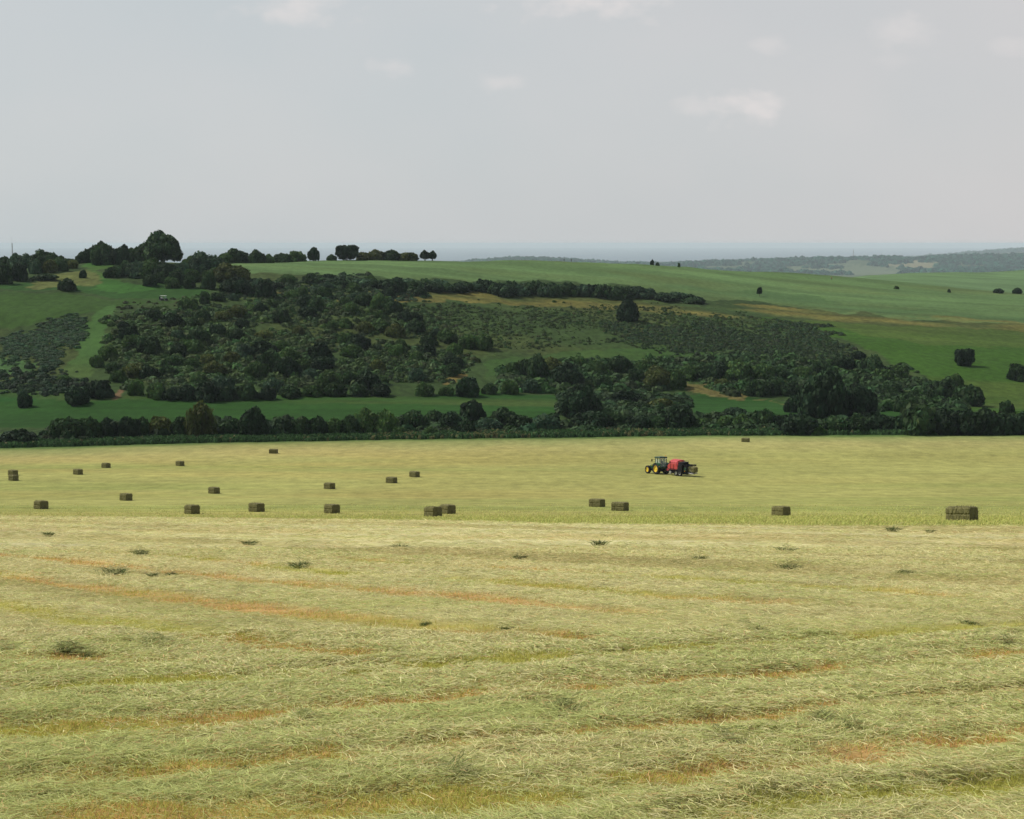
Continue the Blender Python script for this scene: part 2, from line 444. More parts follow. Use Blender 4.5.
# sea
bm = bmesh.new(); bmesh.ops.create_circle(bm, cap_ends=True, segments=128, radius=60000)
me = bpy.data.meshes.new('sea'); bm.to_mesh(me); bm.free()
m, nt, N, L, b = newmat('sea_water')
tc = N.new('ShaderNodeTexCoord'); nz = N.new('ShaderNodeTexNoise'); nz.inputs['Scale'].default_value = .004
L.new(tc.outputs['Object'], nz.inputs['Vector'])
cr = N.new('ShaderNodeValToRGB'); cr.color_ramp.elements[0].color = (.05, .09, .12, 1); cr.color_ramp.elements[1].color = (.09, .13, .16, 1)
L.new(nz.outputs['Fac'], cr.inputs[0]); L.new(cr.outputs[0], b.inputs['Base Color'])
b.inputs['Roughness'].default_value = .5
sea = tag(link('sea', me, m, loc=(0, 0, -185)), kind='structure')

# ------------------------------------------------------------------ foliage meshes
def quads_at(P_, Nn, size, up=None, asp=1.0):
    """leaf quads centred on P_ with normals Nn"""
    n = len(P_)
    rv = rng.normal(size=(n, 3))
    t1 = np.cross(Nn, rv); t1 /= np.linalg.norm(t1, axis=1, keepdims=True) + 1e-9
    t2 = np.cross(Nn, t1)
    s = np.asarray(size)[:, None] if np.ndim(size) else size
    a, b_ = t1 * s, t2 * s * asp
    V = np.stack([P_ - a - b_ * .6, P_ + a * .7 - b_, P_ + a + b_ * .6, P_ - a * .7 + b_], 1).reshape(-1, 3)
    Qd = np.arange(4 * n).reshape(-1, 4)
    return V, Qd

def ico_np(sub=2):
    bm = bmesh.new(); bmesh.ops.create_icosphere(bm, subdivisions=sub, radius=1)
    V = np.array([v.co[:] for v in bm.verts]); Fc = np.array([[v.index for v in f.verts] for f in bm.faces]); bm.free()
    return V, Fc
ICO_V, ICO_F = ico_np(2)

def crown(lobes, nleaf, leaf, seed, flat=.78, tone=.36):
    """leafy crown from a list of lobes (x,y,z,r); leaves spread over and inside the lobes, a ragged inner body"""
    g = np.random.default_rng(seed)
    lobes = np.array(lobes)
    w = lobes[:, 3] ** 2; w /= w.sum()
    k = g.choice(len(lobes), nleaf * 3, p=w)
    d = g.normal(size=(nleaf * 3, 3)); d /= np.linalg.norm(d, axis=1, keepdims=True)
    rr = lobes[k, 3] * (1.02 - .30 * g.random(nleaf * 3) ** 2 + .24 * (g.random(nleaf * 3) ** 4))
    p = lobes[k, :3] + d * rr[:, None] * np.array([1, 1, flat])
    inside = np.zeros(len(p), bool)
    for i, l in enumerate(lobes):
        q = (p - l[:3]) / np.array([1, 1, flat])
        inside |= (np.linalg.norm(q, axis=1) < l[3] * .78) & (k != i)
    ok = ~inside & (p[:, 2] > -.03)
    p, d, k = p[ok][:nleaf], d[ok][:nleaf], k[ok][:nleaf]
    nn = d + g.normal(size=d.shape) * .55; nn /= np.linalg.norm(nn, axis=1, keepdims=True)
    sz = leaf * (.6 + .8 * g.random(len(p)))
    V, Qd = quads_at(p, nn, sz)
    lt = 1 + (g.random(len(lobes)) - .5) * 2 * tone
    tv = (lt[k] * (.75 + .5 * g.random(len(p))))
    hue = g.normal(size=len(p)) * .10
    T = np.stack([tv * (1 + hue), tv, tv * (1 - hue * .5), np.ones(len(p))], 1)
    T = np.repeat(T, 4, 0)
    # inner body (triangles as degenerate-free quads are not needed: stored as separate mesh faces)
    cv, cf = [], []
    for l in lobes:
        v = ICO_V * (1 + .22 * (g.random(len(ICO_V))[:, None] - .5)) * l[3] * .8 * np.array([1, 1, flat]) + l[:3]
        v[:, 2] = np.maximum(v[:, 2], -.05)
        cf.append(ICO_F + sum(len(c) for c in cv)); cv.append(v)
    cv = np.concatenate(cv); cf = np.concatenate(cf)
    ct = np.tile([.9, .9, .9, 1.0], (len(cv), 1))
    return V, Qd, T, cv, cf, ct

def crown_mesh(name, *a, **k):
    V, Qd, T, cv, cf, ct = crown(*a, **k)
    me = bpy.data.meshes.new(name)
    VV = np.concatenate([V, cv]); me.vertices.add(len(VV)); me.vertices.foreach_set('co', VV.astype(np.float32).ravel())
    loops = np.concatenate([Qd.ravel(), (cf + len(V)).ravel()]).astype(np.int32)
    me.loops.add(len(loops)); me.loops.foreach_set('vertex_index', loops)
    npoly = len(Qd) + len(cf)
    me.polygons.add(npoly)
    tot = np.concatenate([np.full(len(Qd), 4), np.full(len(cf), 3)]).astype(np.int32)
    me.polygons.foreach_set('loop_start', np.concatenate([[0], np.cumsum(tot)[:-1]]).astype(np.int32))
    me.polygons.foreach_set('loop_total', tot)
    me.update(calc_edges=True)
    at_ = me.color_attributes.new('tint', 'FLOAT_COLOR', 'POINT')
    at_.data.foreach_set('color', np.concatenate([T, ct]).astype(np.float32).ravel())
    return me

def dome_lobes(seed, n=13, spread=.6, rmin=.26, rmax=.42, zs=.54, skew=0, kr=.28):
    """lobes covering a rounded dome of radius 1 and height 1 standing on the ground"""
    g = random.Random(seed); out = [(0, 0, .4, .58)]
    for i in range(n):
        t = (i + .5) / n
        el = math.asin(t) * g.uniform(.85, 1.1); az = i * 2.39996 + g.uniform(-.45, .45)
        k = g.uniform(1 - kr, 1 + kr)
        ce = math.cos(min(el, 1.5)) ** .62
        out.append((ce * math.cos(az) * spread * k, ce * math.sin(az) * spread * k, .13 + math.sin(el) * zs * g.uniform(.75, 1.12), g.uniform(rmin, rmax)))
    return out

LEAF = {
    'dark': leaf_mat('leaf_dark_green', (.026, .055, .018)),
    'mid': leaf_mat('leaf_green', (.046, .092, .024)),
    'olive': leaf_mat('leaf_olive', (.066, .086, .022)),
    'blue': leaf_mat('leaf_grey_green', (.040, .078, .040)),
    'bright': leaf_mat('leaf_bright_green', (.065, .14, .03)),
    'deep': leaf_mat('leaf_very_dark', (.015, .034, .013), .15),
}
TONE_WORD = {'dark': 'dark green', 'mid': 'green', 'olive': 'olive', 'blue': 'grey green', 'bright': 'bright green', 'deep': 'very dark'}
bark = simple_mat('bark', (.09, .07, .05), .9, .1)

SHAPES = {}
for i in range(6):
    SHAPES['bush%d' % i] = (dome_lobes(100 + i, n=11 + i), 1700, .085)
for i in range(3):
    SHAPES['low%d' % i] = ([(x, y, z, r) for x, y, z, r in dome_lobes(200 + i, n=17, spread=.72, rmin=.17, rmax=.36, zs=.5)], 1600, .085)
g_ = random.Random(5)
SHAPES['cone'] = ([(0, 0, .3, .5), (-.52, .1, .16, .42), (.5, -.1, .15, .44), (.1, -.5, .17, .42), (-.1, .5, .16, .4), (-.36, -.3, .34, .36), (.34, .25, .36, .36), (.25, -.3, .42, .34), (-.25, .25, .45, .34),
                   (-.2, -.1, .6, .30), (.17, 0, .62, .29), (0, .1, .76, .24), (.03, -.02, .88, .15)], 2200, .065)
SHAPES['big'] = (dome_lobes(301, n=30, spread=.70, rmin=.2, rmax=.34, zs=.60, kr=.12), 3600, .055)
SHAPES['big2'] = (dome_lobes(305, n=26, spread=.70, rmin=.2, rmax=.38, zs=.58, kr=.16), 3600, .055)
SHAPES['flat'] = ([(x, y, .45 + .3 * k, .3) for k in (0, 1) for x in (-.65, -.2, .25, .68) for y in (-.4, .3)] + [(-.4, 0, .2, .35), (.4, 0, .2, .35)], 1500, .08)
MESH = {}
def shape_mesh(shape, tone):
    if (shape, tone) not in MESH:
        key0 = next((k for k in MESH if k[0] == shape), None)
        if key0 is None:
            lb, n, lf = SHAPES[shape]
            me_ = crown_mesh('foliage', lb, n, lf, seed=hash(shape) % 1000 if False else sum(map(ord, shape)))
        else:
            me_ = MESH[key0].copy(); me_.materials.clear()
        me_.materials.append(LEAF[tone]); MESH[(shape, tone)] = me_
    return MESH[(shape, tone)]

PLANTS = []
def put_bush(px, py, w, h, tone, shape, label, group=None, name='bush', cat='bush', hmul=1.0):
    x, y, z = ground_at(px, py)
    s = y / F
    o = link(name, shape_mesh(shape, tone))
    o.location = (x, y, z - .04 * h * s)
    k = s * .5
    o.rotation_euler = (0, 0, random.uniform(0, 6.28) if not shape.startswith(('flat', 'cone')) else 0)
    o.scale = (w * k * 1.02, w * k * random.uniform(.9, 1.1), h * s * 1.04 * hmul)
    tag(o, label, cat, group)
    PLANTS.append((px, py, w, h))
    return o

def trunk_mesh(h, r, top, seed=0, nl=5):
    """tapered trunk with limbs reaching into the crown"""
    g = random.Random(seed); bm = bmesh.new()
    def tube(pts, rads, seg=8):
        prev = None
        for (p, rr), q in zip(zip(pts, rads), list(pts[1:]) + [None]):
            d = ((q - p) if q is not None else (p - pts[-2])).normalized()
            a = d.orthogonal().normalized(); b2 = d.cross(a)
            ring = [bm.verts.new(p + (a * math.cos(t) + b2 * math.sin(t)) * rr) for t in [i / seg * 6.2832 for i in range(seg)]]
            if prev:
                for i in range(seg): bm.faces.new((prev[i], prev[(i + 1) % seg], ring[(i + 1) % seg], ring[i]))
            else: bm.faces.new(ring[::-1])
            prev = ring
        bm.faces.new(prev)
    tube([Vector((0, 0, -.3)), Vector((0, 0, h * .3)), Vector((r * .4, 0, h * .7)), Vector((0, r * .3, h))], [r * 1.4, r, r * .8, r * .55])
    for i in range(nl):
        a = i / nl * 6.28 + g.uniform(-.3, .3)
        d = Vector((math.cos(a), math.sin(a), g.uniform(.6, 1.3))).normalized() * top
        s = Vector((0, 0, h * g.uniform(.7, 1.0)))
        tube([s, s + d * .5, s + d], [r * .5, r * .3, r * .1], 6)
    me_ = bpy.data.meshes.new('trunk'); bm.to_mesh(me_); bm.free(); me_.materials.append(bark)
    return me_

def put_tree(px, py, w, h, tone, shape, label, group=None, clear=.2, cat='tree', crowns=None):
    """tree thing: Empty at its foot > trunk, crown"""
    x, y, z = ground_at(px, py); s = y / F
    W, H = w * s, h * s
    root = empty('tree', (x, y, z)); tag(root, label, cat, group)
    for (ox, ww, hh) in (crowns or [(0, 1, 1)]):
        t = link('trunk', trunk_mesh(H * max(clear, .12) * 1.5, max(.10, W * .035), H * .3, int(px), 5), None, root); t.location = (ox * W, 0, 0)
        c = link('crown', shape_mesh(shape, tone), None, root)
        c.location = (ox * W, 0, H * clear)
        c.rotation_euler = (0, 0, random.uniform(0, 6.28) if shape != 'flat' else 0)
        c.scale = (W * ww / 2, W * ww / 2, H * hh * (1 - clear) * 1.03)
    PLANTS.append((px, py, w, h))
    return root

HG = 'bushes of the hedge along the mown field'
ORD = ['leftmost', 'second', 'third', 'fourth', 'fifth', 'sixth', 'seventh', 'eighth', 'ninth', 'tenth', 'eleventh', 'twelfth', 'thirteenth', 'fourteenth', 'fifteenth', 'sixteenth']
TONES = ['dark', 'dark', 'mid', 'deep', 'blue', 'olive', 'mid']
def bshape(w, h):
    return 'low%d' % random.randrange(3) if w > 2.2 * h else 'bush%d' % random.randrange(6)

def size_word(w, h):
    a = w * h
    return 'large' if a > 520 else 'small' if a < 170 else 'tall' if h > w * 1.15 else 'broad' if w > h * 1.5 else 'rounded'

def row(items, where, noun='bush', group=None, tones=None):
    """a row of bushes, counted from the left; items: (px, base, w, h[, tone])"""
    items = sorted(items, key=lambda i: i[0])
    for k, it in enumerate(items):
        px, py, w, h = it[:4]
        tone = it[4] if len(it) > 4 else random.choice(tones or TONES)
        od = ORD[k] if k < len(ORD) else None
        lab = '%s %s %s, %s' % (size_word(w, h), TONE_WORD[tone], noun, where)
        lab += ', ' + (od if k == 0 else od + ' from left')
        while len(lab.split()) > 16 and ' the ' in lab: lab = lab.replace(' the ', ' ', 1)
        assert len(lab.split()) <= 16, lab
        if noun == 'tree' and h > .75 * w:
            w = max(w * 1.3, h * 1.15)
            put_bush(px, py, w, h, tone, random.choice(['big', 'big2', 'bush3', 'bush5']), lab, group, name=noun, cat=noun)
        else:
            if group == HG: w *= 1.25; h *= 1.15 if px < 420 else .95
            put_bush(px, py, w, h, tone, bshape(w, h), lab, group, name=noun, cat=noun)

# --- skyline, left
put_tree(162, 265, 40, 33, 'dark', 'big', 'largest dome-crowned tree rising above the skyline wood at left', clear=.17)
row([(5, 268, 16, 12), (17, 268, 15, 14), (29, 268, 14, 14), (45, 268, 21, 18), (60, 268, 14, 12), (71, 266, 12, 8)],
    'on the far left skyline behind the golf lawn', 'tree', 'trees on the far left skyline')
row([(3, 284, 20, 22), (20, 281, 18, 19), (36, 274, 13, 14), (50, 273, 18, 14), (62, 271, 13, 12), (73, 268, 12, 9)],
    'in front of the far left skyline trees', 'bush', 'bushes in front of the far left skyline trees')
put_bush(45, 280, 27, 7, 'dark', 'low0', 'low wide dark thicket between the skyline bushes and the yellow grass')
put_bush(83, 278, 8.5, 8.5, 'deep', 'bush1', 'small round dark bush standing on the yellow grass patch')
put_bush(67, 290, 20, 11, 'dark', 'bush2', 'dark bush at the upper edge of the golf lawn below the yellow patch')
row([(84, 263, 15, 13, 'dark'), (94, 263, 15, 17, 'dark'), (104, 264, 18, 22, 'dark'), (114, 264, 12, 16, 'deep'), (123, 264, 15, 19, 'deep'), (135, 264, 16, 18, 'dark'), (144, 264, 16, 20, 'dark')],
    'in the skyline wood left of the great dome tree', 'tree', 'trees of the skyline wood')
row([(114, 277, 19, 11), (127, 275, 20, 14), (139, 277, 20, 17), (151, 277, 23, 19), (166, 279, 22, 17), (181, 277, 23, 16), (205, 275, 28, 23), (193, 270, 18, 14), (219, 271, 18, 14), (213, 280, 20, 12), (172, 287, 18, 11), (192, 281, 20, 13)],
    'on the brow below the great dome tree', 'tree', 'trees on the wooded brow', ['dark', 'mid', 'mid', 'blue', 'deep'])
row([(236, 263.5, 26, 14), (226, 263.5, 14, 11), (257, 263.5, 13, 13), (268, 263, 11, 9)],
    'at the left end of the ridge skyline', 'tree', 'trees at the left end of the ridge field', ['dark', 'mid'])
row([(112, 275, 12, 6), (150, 286, 15, 12), (162, 283, 18, 12), (177, 284, 20, 14), (190, 288, 13, 13), (208, 289, 15, 17), (205, 304, 12, 13)],
    'at the foot of the brow above the golf cart', 'bush', 'bushes at the foot of the brow', ['dark', 'dark', 'deep'])
put_tree(230, 281, 36, 17, 'olive', 'big2', 'broad olive-crowned tree below the left end of the ridge field', clear=.05)
put_tree(236, 293, 32, 16, 'deep', 'big', 'broad very dark tree just below the olive-crowned tree', clear=.05)
# --- skyline, the ridge field
put_bush(283, 262, 22, 9.5, 'dark', 'bush3', 'low dark tree clump on the ridge field skyline, left of the small upright tree', name='tree', cat='tree')
put_bush(297, 261.5, 20, 11.5, 'mid', 'bush0', 'lighter green tree on the ridge field skyline beside the low dark clump', name='tree', cat='tree')
put_tree(314, 260.8, 11.5, 14, 'deep', 'bush4', 'small upright dark tree standing alone on the ridge field skyline', clear=.12)
put_bush(332, 260.2, 10, 6, 'dark', 'bush5', 'low dark shrub at the left foot of the flat-topped skyline tree')
put_tree(347, 260, 22, 14, 'deep', 'flat', 'flat-topped very dark tree clump on the ridge field skyline', clear=.08)
put_bush(365, 260, 19, 8.5, 'olive', 'bush1', 'olive shrub right of the flat-topped skyline tree')
put_bush(376, 260, 20, 10, 'olive', 'bush2', 'rounded olive tree on the skyline, second right of the flat-topped tree', name='tree', cat='tree')
put_bush(392, 260, 21, 11, 'dark', 'bush3', 'rounded dark tree on the skyline between two olive ones', name='tree', cat='tree')
put_bush(408, 259.8, 21, 8.5, 'olive', 'bush4', 'low olive tree on the skyline left of the twin-crowned tree', name='tree', cat='tree')
put_tree(428.5, 259.8, 16, 10, 'deep', 'bush5', 'twin-crowned dark tree at the right end of the ridge skyline row', clear=.22, crowns=[(-.22, .62, 1), (.24, .55, .92)])
# --- hillside individuals
put_tree(264, 299, 23, 20, 'deep', 'bush0', 'tall very dark tree left of the small yellow grass patch on the hillside', clear=.05)
put_bush(324, 297, 19, 11, 'dark', 'bush1', 'dark round bush just right of the small yellow grass patch')
put_bush(302, 296, 13, 9, 'mid', 'bush2', 'small green bush at the top of the small yellow grass patch')
put_bush(306, 309, 17, 15, 'deep', 'bush3', 'very dark bush at the lower right of the small yellow grass patch')
put_tree(397, 294, 20, 17, 'deep', 'bush4', 'very dark round tree at the left end of the long thicket below the ridge field', clear=.05)
put_bush(405, 321, 15, 11, 'deep', 'bush5', 'lone very dark bush in the rough grass below the long thicket')
put_tree(628, 321, 25, 25, 'deep', 'cone', 'dark pointed tree standing alone at the yellow grass strip', clear=.03)
put_tree(759.5, 296, 6.5, 9.5, 'deep', 'bush1', 'tiny lone tree with a bare trunk on the open green ridge slope', clear=.3)
put_bush(652, 265, 4.2, 5, 'deep', 'bush2', 'tiny dark shrub on the ridge skyline, left of a pair')
put_bush(657.6, 265.6, 4, 3.6, 'dark', 'bush3', 'tiny dark shrub on the ridge skyline, right of a pair')
put_bush(679, 267, 3, 4.5, 'mid', 'bush4', 'thin tiny shrub on the ridge skyline right of the dark pair')
put_bush(896.5, 288.5, 5.5, 3.5, 'mid', 'bush0', 'tiny green shrub on the right-hand ridge line below the pale field')
put_bush(949, 292, 3.6, 3.8, 'dark', 'bush1', 'tiny dark shrub on the right-hand ridge line between two clumps')
put_bush(998, 293.5, 11.5, 5, 'deep', 'low1', 'low dark bush on the ridge line, left of the pair at far right')
put_bush(1017, 294, 10.5, 6.2, 'deep', 'bush3', 'round dark bush on the ridge line at far right')
put_bush(964, 366, 18, 16.5, 'deep', 'flat', 'square very dark bush alone on the right-hand green slope')
put_bush(1017, 380, 22, 18, 'dark', 'bush0', 'dark bush on the right-hand green slope at the photo edge')
put_bush(1006, 416, 16, 17, 'dark', 'bush1', 'round bush standing just above the right end of the field hedge')
put_bush(692, 353, 4, 4.4, 'deep', 'bush2', 'tiny dark bush in the rough grass on the middle hillside')
put_bush(24, 407, 16, 14.5, 'deep', 'bush3', 'round dark bush alone on the dark fairway at left')
# --- the long thicket under the ridge field
thick = []
for k, x in enumerate(np.linspace(318, 694, 44)):
    by = np.interp(x, [318, 400, 450, 520, 600, 650, 694], [284, 288, 291, 295, 297, 299, 302])
    hh = np.interp(x, [318, 400, 520, 560, 640, 655, 694], [8, 9, 14, 14, 14, 10, 6]) * random.uniform(.75, 1.1)
    thick.append((x + random.uniform(-3, 3), by + random.uniform(-2.5, 1.5), random.uniform(18, 28), hh * .95))
for px, py, w, h in thick:
    t = random.choice(['dark', 'blue', 'dark', 'deep'])
    put_bush(px, py, w, h, t, 'low%d' % random.randrange(3), 'bush grown together with its neighbours in the long thicket below the ridge', 'bushes of the long thicket below the ridge field')
put_bush(697, 302.5, 16, 6.5, 'deep', 'low2', 'low dark bush at the right end of the long thicket')
# --- the field hedge, from left to right, in runs between landmarks
HG = 'bushes of the hedge along the mown field'
row([(18, 445, 32, 15), (66, 441, 34, 22), (88, 441, 22, 22), (108, 440, 20, 18), (130, 440, 20, 22), (141, 439, 20, 18)], 'in the field hedge at far left', 'bush', HG, ['deep', 'dark', 'deep'])
row([(160, 438, 26, 20), (180, 438, 20, 20), (200, 438, 28, 29), (232, 437, 22, 17)], 'in the field hedge left of the tall dark hedge tree', 'bush', HG, ['deep', 'dark', 'olive'])
put_tree(254, 438, 30, 31, 'deep', 'big2', 'tall very dark hedge tree above the lone far bale at left', clear=.04)
row([(285, 437, 24, 18), (302, 437, 22, 18), (318, 437, 20, 19), (335, 436, 18, 17), (351, 436, 20, 20), (366, 435, 22, 22), (386, 435, 24, 23)], 'in the field hedge right of the tall dark hedge tree', 'bush', HG, ['deep', 'dark', 'mid', 'deep'])
put_bush(398, 436, 18, 11, 'mid', 'bush1', 'low green bush at the front of the field hedge, left of two')
put_bush(430, 436, 18, 9, 'mid', 'bush2', 'low green bush at the front of the field hedge, right of two')
put_bush(466, 435, 21, 16, 'deep', 'bush3', 'smooth dome-shaped dark bush at the front of the field hedge')
row([(414, 430, 22, 18), (434, 426, 20, 18), (450, 429, 24, 20), (472, 420, 22, 20), (487, 431, 28, 15, 'blue'), (503, 424, 22, 17), (521, 431, 24, 18), (545, 431, 26, 17, 'blue')], 'in the field hedge around the dome-shaped bush', 'bush', HG, ['deep', 'dark', 'mid'])
put_tree(580, 417, 42, 33, 'deep', 'big', 'largest dark tree in the middle of the field hedge', clear=.03)
row([(592, 430, 34, 22, 'deep'), (613, 428, 24, 19), (640, 431, 26, 18), (655, 431, 20, 17), (626, 406, 30, 17, 'deep'), (662, 411, 26, 14)], 'in the field hedge left of the tractor', 'bush', HG, ['deep', 'dark', 'olive'])
row([(679, 430, 32, 26, 'deep'), (702, 430, 18, 14), (725, 429, 16, 15), (741, 430, 18, 17), (765, 429, 22, 22), (780, 430, 18, 17), (735, 415, 20, 9)], 'in the field hedge above and right of the tractor', 'bush', HG, ['deep', 'dark', 'mid'])
put_tree(824, 418, 48, 48, 'deep', 'big2', 'biggest and darkest tree of the valley, behind the right half of the hedge', clear=.02)
put_tree(858, 416, 38, 32, 'deep', 'big', 'very dark tree leaning against the right side of the biggest valley tree', clear=.03)
put_bush(794, 412, 18, 17, 'deep', 'bush4', 'very dark bush at the left foot of the biggest valley tree')
row([(800, 434, 32, 22), (814, 434.5, 17, 11, 'bright'), (835, 433, 26, 19), (858, 433, 24, 20), (880, 432, 24, 20), (899, 432, 18, 17)], 'in the field hedge in front of the biggest valley tree', 'bush', HG, ['deep', 'dark', 'mid'])
row([(920, 434, 36, 29, 'dark'), (944, 434, 28, 25, 'deep'), (965, 434, 30, 27, 'deep'), (986, 434, 28, 27, 'deep'), (1005, 434, 26, 23, 'deep'), (1022, 434, 22, 26, 'deep'), (1040, 434, 24, 26, 'deep')], 'in the dense field hedge at far right', 'bush', HG)
row([(907, 412, 18, 18), (925, 398, 22, 15), (943, 402, 28, 24), (967, 406, 26, 22), (890, 395, 26, 15), (955, 385, 20, 12)], 'in the copse above the right end of the field hedge', 'tree', 'trees of the copse above the field hedge', ['dark', 'dark', 'mid', 'deep'])
# --- foot of the scrub slope
row([(64, 382, 16, 7), (76, 404, 24, 17, 'deep'), (98, 397, 30, 18, 'deep'), (98, 366, 15, 12), (136, 395, 17, 14, 'bright'), (112, 372, 16, 10), (118, 382, 18, 12)], 'at the left foot of the scrub slope', 'bush', 'bushes at the left foot of the scrub slope', ['dark', 'mid'])
row([(157, 399, 18, 15, 'mid'), (172, 400, 18, 12), (188, 400, 24, 16, 'deep'), (208, 400, 30, 20, 'deep'), (228, 400, 18, 14), (247, 399, 22, 15), (268, 399, 18, 13), (290, 397, 22, 12), (312, 396, 22, 12), (335, 396, 24, 13), (358, 396, 20, 12), (380, 395, 22, 13)], 'at the scrub edge above the dark fairway', 'bush', 'bushes along the top of the fairway', ['deep', 'dark', 'mid'])
row([(424, 395, 20, 13), (447, 395, 16, 9), (467, 396, 26, 20, 'deep'), (490, 394, 18, 12), (512, 377, 18, 15), (510, 394, 20, 14), (530, 392, 22, 14, 'blue')], 'at the right end of the fairway scrub edge', 'bush', 'bushes along the top of the fairway', ['dark', 'mid'])
row([(536, 379, 24, 24, 'dark'), (550, 372, 18, 14), (566, 387, 28, 24, 'deep'), (579, 368, 18, 13), (598, 375, 22, 16), (602, 388, 22, 14), (619, 373, 22, 18), (637, 383, 22, 15), (646, 373, 18, 14), (657, 385, 24, 19)], 'in the copse band above the middle of the hedge', 'tree', 'trees of the copse band above the hedge', ['mid', 'dark', 'mid', 'olive'])
row([(675, 387, 24, 17), (690, 378, 18, 14), (704, 378, 20, 16), (720, 380, 18, 18, 'deep'), (738, 381, 26, 21, 'mid'), (760, 381, 22, 18), (722, 388, 18, 10), (756, 395, 26, 16, 'dark'), (775, 394, 24, 18, 'dark'), (778, 380, 20, 14), (790, 395, 18, 14), (803, 378, 22, 12)], 'in the copse band left of the biggest valley tree', 'tree', 'trees of the copse band above the hedge', ['mid', 'mid', 'olive', 'dark'])
row([(858, 358, 16, 8, 'deep'), (842, 368, 24, 13), (872, 372, 26, 17), (820, 372, 22, 12), (900, 376, 20, 12), (884, 384, 24, 16)], 'at the top of the copse behind the biggest valley tree', 'tree', 'trees of the copse band above the hedge', ['mid', 'dark', 'olive'])

# --- dense scrub of the hillside: sampled over its outline
SCRUB = [(150, 312), (210, 298), (262, 296), (330, 300), (420, 306), (440, 330), (480, 342), (492, 352), (470, 366), (430, 384), (330, 392), (150, 394), (112, 372), (100, 345), (115, 325)]
UPPER = [(225, 283), (330, 276), (400, 282), (440, 300), (330, 303), (240, 308)]
LEFT = [(0, 340), (40, 326), (88, 315), (76, 340), (52, 372), (42, 366), (0, 352)]
def sample(poly, n, mind, rs_):
    g = random.Random(rs_); xs = [p[0] for p in poly]; ys = [p[1] for p in poly]; out = []
    tries = 0
    while len(out) < n and tries < 20000:
        tries += 1
        x, y = g.uniform(min(xs), max(xs)), g.uniform(min(ys), max(ys))
        if inpoly(np.array([x]), np.array([y]), poly)[0] and all((x - a) ** 2 + ((y - b) * 1.7) ** 2 > mind ** 2 for a, b in out):
            out.append((x, y))
    return out
for x, y in sorted(sample(SCRUB, 84, 13, 3), key=lambda p: p[1]):
    k = np.interp(y, [300, 395], [.75, 1.1])
    w = random.uniform(15, 28) * k; h = w * random.uniform(.5, .72)
    t = random.choice(['dark', 'mid', 'olive', 'deep', 'dark', 'blue', 'mid'])
    put_bush(x, y + 2, w, h, t, bshape(w, h), 'rounded bush merging into the dense dark scrub that covers the left hillside', 'bushes of the dense scrub on the left hillside')
for x, y in sorted(sample(UPPER, 18, 13, 4), key=lambda p: p[1]):
    w = random.uniform(11, 18); h = w * random.uniform(.45, .65)
    t = random.choice(['dark', 'mid', 'blue', 'deep'])
    put_bush(x, y + 2, w, h, t, bshape(w, h), 'bush in the scrub belt between the left ridge field and the dense hillside scrub', 'bushes of the upper scrub belt')

# --- low scrub and bramble: stuff nobody could count
def clump_template(seed, n=58):
    g = np.random.default_rng(seed)
    d = g.normal(size=(n, 3)); d[:, 2] = np.abs(d[:, 2]); d /= np.linalg.norm(d, axis=1, keepdims=True)
    p = d * (np.array([1, 1, .85])) * (.75 + .35 * g.random((n, 1)))
    nn = d + g.normal(size=d.shape) * .32; nn /= np.linalg.norm(nn, axis=1, keepdims=True)
    V, Qd = quads_at(p, nn, .25 * (.7 + .6 * g.random(n)))
    return V, Qd, np.repeat(.7 + .6 * g.random(n), 4)
TEMPL = [clump_template(900 + i) for i in range(6)]

def scatter(name, X, Y, rad, hgt, cols, matr):
    Vs, Qs, Cs = [], [], []; off = 0
    Z = height(X, Y)
    for t in range(len(TEMPL)):
        idx = np.arange(t, len(X), len(TEMPL))
        V, Qd, tv = TEMPL[t]
        a = rng.random(len(idx)) * 6.283
        ca, sa = np.cos(a)[:, None], np.sin(a)[:, None]
        vx = (V[None, :, 0] * ca - V[None, :, 1] * sa) * rad[idx][:, None] + X[idx][:, None]
        vy = (V[None, :, 0] * sa + V[None, :, 1] * ca) * rad[idx][:, None] + Y[idx][:, None]
        vz = V[None, :, 2] * hgt[idx][:, None] + Z[idx][:, None] - .08 * hgt[idx][:, None]
        Vs.append(np.stack([vx, vy, vz], -1).reshape(-1, 3))
        q = Qd[None] + (np.arange(len(idx)) * len(V))[:, None, None] + off
        Qs.append(q.reshape(-1, 4)); off += len(idx) * len(V)
        c = cols[idx][:, None, :] * tv[None, :, None]
        Cs.append(np.concatenate([c, np.ones(c.shape[:2] + (1,))], -1).reshape(-1, 4))
    me_ = np_mesh(name, np.concatenate(Vs), np.concatenate(Qs), 'Col', np.concatenate(Cs))
    return link(name, me_, matr)

def area_points(poly, y0, y1, n, depth_pad=True):
    """points on the ground whose picture falls inside an outline"""
    xs = [p[0] for p in poly]
    u0, u1 = (min(xs) - CX) / F, (max(xs) - CX) / F
    Y = np.sqrt(rng.random(n) * (y1**2 - y0**2) + y0**2); X = (u0 + (u1 - u0) * rng.random(n)) * Y
    a, b_ = project(X, Y, height0(X, Y))
    k = inpoly(a + (fbm(X * .1, Y * .1, 5) - .5) * 60 + rng.normal(size=n) * 4, b_ + (fbm(X * .1, Y * .1, 8) - .5) * 20 + rng.normal(size=n) * 1.5, poly)
    return X[k], Y[k]

